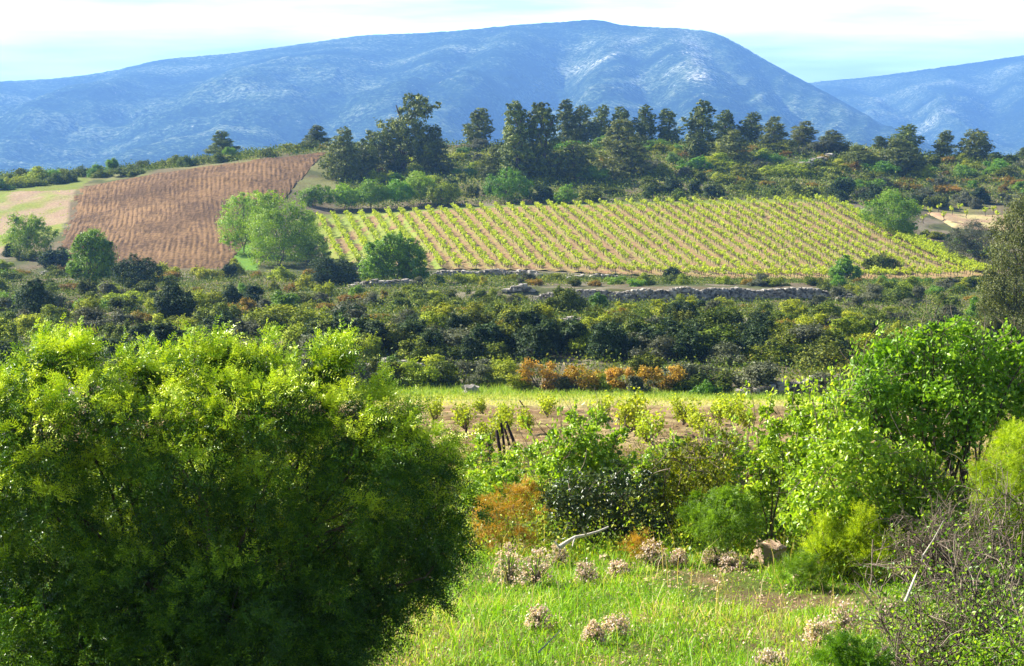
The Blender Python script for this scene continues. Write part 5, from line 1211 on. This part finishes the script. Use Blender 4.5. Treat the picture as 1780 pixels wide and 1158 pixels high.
# dried flower tufts
def tuft(px, py, wpx, hpx, label, seed, n=620):
    r = np.random.default_rng(seed); x, y, z = ground_at(px, py, 15, 36); k = mpp(y) * 1.12; W_ = wpx * k * .5; Hh_ = hpx * k; g = Geo()
    ro = root('dried_flower_tuft', (x, y, z), label, 'flower tuft', 'pinkish dried flower tufts in the grass')
    m_ = 90; d = unit(r.normal(0, 1, (m_, 3)) * [1, 1, .5] + [0, 0, .8]); d[:, 2] = np.abs(d[:, 2]); e = d * [W_, W_, Hh_] * r.uniform(.8, 1.1, (m_, 1))
    for q in e: g.add(*tube(np.array([[0, 0, -.02], q * [.4, .4, .6], q]), [.003, .0025, .002], 3), 0, .4)
    link('stems', g.mesh('stems', M['twig']), parent=ro)
    i = r.integers(0, m_, n); c = e[i] + r.normal(0, .014, (n, 3)); L_ = r.uniform(.014, .030, n)
    link('blossom', Geo().add(*leaves(c, r.normal(0, 1, (n, 3)), unit(r.normal(0, 1, (n, 3)) + [0, 0, .5]), L_, L_ * .9), 0, np.repeat(r.random(n), 4)).mesh('blossom', M['flower']), parent=ro)
    nl = 260; c = e[r.integers(0, m_, nl)] * r.uniform(.2, .8, (nl, 1)) + r.normal(0, .012, (nl, 3))
    link('leaves', Geo().add(*leaves(c, r.normal(0, 1, (nl, 3)) + [0, 0, 1], unit(r.normal(0, 1, (nl, 3))), .035 * np.ones(nl), .006 * np.ones(nl)), 0, np.repeat(r.random(nl), 4)).mesh('leaves', M['grey']), parent=ro)
for i, (px, py, w, h, lb) in enumerate([
    (885, 1018, 60, 62, 'broad dull pink tuft touching the shade of the huge bush'), (932, 1020, 56, 58, 'pink tuft with whitish heads right of the broad dull one'), (968, 985, 36, 38, 'small tuft at the root end of the dead branch'),
    (1018, 1018, 38, 40, 'compact whitish tuft alone below the dead branch'), (1132, 985, 50, 42, 'large pale pink tuft in front of the orange one'), (1075, 1002, 34, 24, 'flat tuft between the compact and the large pale one'),
    (936, 1098, 42, 40, 'pale tuft in the middle of the bright grass'), (1032, 1120, 34, 34, 'left one of two sparse tufts low in the grass'), (1070, 1110, 46, 40, 'right one of two sparse tufts low in the grass'),
    (1240, 985, 40, 30, 'brownish tuft at the hedge foot left of the boulder'), (1275, 992, 50, 28, 'wide low dried tuft just left of the boulder'), (1425, 1008, 56, 46, 'pinkish white tuft in front of the juniper-like bush'),
    (1425, 1120, 46, 42, 'dried tuft in front of the sprawling twigs, left of two'), (1470, 1105, 56, 50, 'dried tuft in front of the sprawling twigs, right of two'), (1340, 1165, 60, 30, 'grey-pink tuft at the bottom edge of the photo'),
    (1180, 985, 30, 26, 'small brownish tuft beside the large pale pink one'), (1545, 1085, 40, 36, 'sparse dried tuft at the edge of the twig tangle')]):
    tuft(px, py, w, h, lb, 700 + i)

# near grass
r = np.random.default_rng(12)
n = 260000; Y = np.sqrt(r.uniform(15.5 ** 2, 35.0 ** 2, n)); X = r.uniform(-.235, .36, n) * Y
ps = fbm(X / 1.1 + 4, Y / 1.6, 4); dry = fbm(X / .8 + 30, Y / 1.0, 3)
band = np.exp(-((Y - 26.3) / 2.0) ** 2) * .05
keep = (ps > .38 + band * .6) | (r.random(n) < .16); X, Y, dry, ps, band = X[keep], Y[keep], dry[keep], ps[keep], band[keep]; n = len(X)
hgt = np.clip(r.lognormal(-2.85, .5, n), .02, .26) * (.6 + 1.1 * smooth(.35, .62, ps)) * (1 - band * 1.5)
tint = np.clip(r.beta(2, 3, n) * .85 + .55 * smooth(.45, .66, dry) * r.random(n) + band * r.uniform(0, 1.6, n), 0, 1)
blades('grass', X, Y, hgt, r.uniform(.005, .011, n), 'grass', tint, 13, .45)
n = 26000; Y = np.sqrt(r.uniform(16 ** 2, 33 ** 2, n)); X = r.uniform(-.1, .235, n) * Y
c = np.stack([X, Y, hh(X, Y) + r.uniform(0, .03, n)], 1); L_ = r.uniform(.02, .05, n)
tag(link('leaf_litter', Geo().add(*leaves(c, r.normal(0, 1, (n, 3)), unit(r.normal(0, .5, (n, 3)) + [0, 0, 1]), L_, L_ * .5), 0, np.repeat(np.clip(.3 + r.random(n), 0, 1), 4)).mesh('leaf_litter', M['litter'])), kind='stuff')
# thin tall grass stalks
n = 260; Y = r.uniform(18, 30, n); X = r.uniform(-.03, .16, n) * Y
blades('tall_grass', X, Y, r.uniform(.3, .6, n), np.full(n, .006), 'grass', r.uniform(.75, 1, n), 14, .25)
# low herbs under the hedge
def herbs(name, n, y0, y1, x0, x1, L, hgt, mat, seed, per=10, sz=.12):
    r = np.random.default_rng(seed); Y = r.uniform(y0, y1, n); X = r.uniform(x0, x1, n) * Y; i = np.repeat(np.arange(n), per)
    c = np.stack([X, Y, 0 * X], 1)[i] + r.normal(0, 1, (len(i), 3)) * [sz, sz, 0]; hm_ = r.uniform(.3, 1, n)[i] * hgt
    c[:, 2] = hh(c[:, 0], c[:, 1]) + np.abs(r.normal(0, 1, len(i))) * hm_
    v, f = leaves(c, r.normal(0, 1, (len(i), 3)) + [0, 0, .5], unit(r.normal(0, 1, (len(i), 3)) + [0, 0, .3]), L * r.uniform(.6, 1.3, len(i)), L * .6 * np.ones(len(i)))
    tag(link(name, Geo().add(v, f, 0, np.repeat(np.clip(r.random(n)[i] * .6 + r.random(len(i)) * .4, 0, 1), 4)).mesh(name, M[mat])), kind='stuff')
herbs('hedge_undergrowth', 6500, 28.2, 50, -.25, .36, .05, .28, 'broad_light', 15)
herbs('hedge_undergrowth', 11000, 28.5, 60, -.25, .36, .055, .34, 'olive', 16)
herbs('meadow_herbs', 1200, 17, 28, -.06, .2, .03, .05, 'broad_light', 17, per=8, sz=.06)

# ------------------------------------------------------------------ the air
def haze():
    x0, x1, y0, y1, z0, z1 = -8000, 8000, -90, 14000, -240, 300
    v = [(x, y, z) for x in (x0, x1) for y in (y0, y1) for z in (z0, z1)]
    f = [(0, 1, 3, 2), (4, 6, 7, 5), (0, 4, 5, 1), (2, 3, 7, 6), (0, 2, 6, 4), (1, 5, 7, 3)]
    m, t, Nn, Lk = new_mat('blue_air')
    p = Nn('ShaderNodeVolumePrincipled')
    p.inputs['Color'].default_value = HAZE_COL
    p.inputs['Density'].default_value = HAZE_D
    p.inputs['Anisotropy'].default_value = 0.35
    o = Nn('ShaderNodeOutputMaterial'); Lk(p.outputs[0], o.inputs['Volume'])
    me = bpy.data.meshes.new('haze'); me.from_pydata(v, [], f); me.materials.append(m)
    tag(link('haze', me), kind='stuff')
HAZE_COL = (0.20, 0.43, 0.90, 1)
HAZE_D = 0.000125
haze()
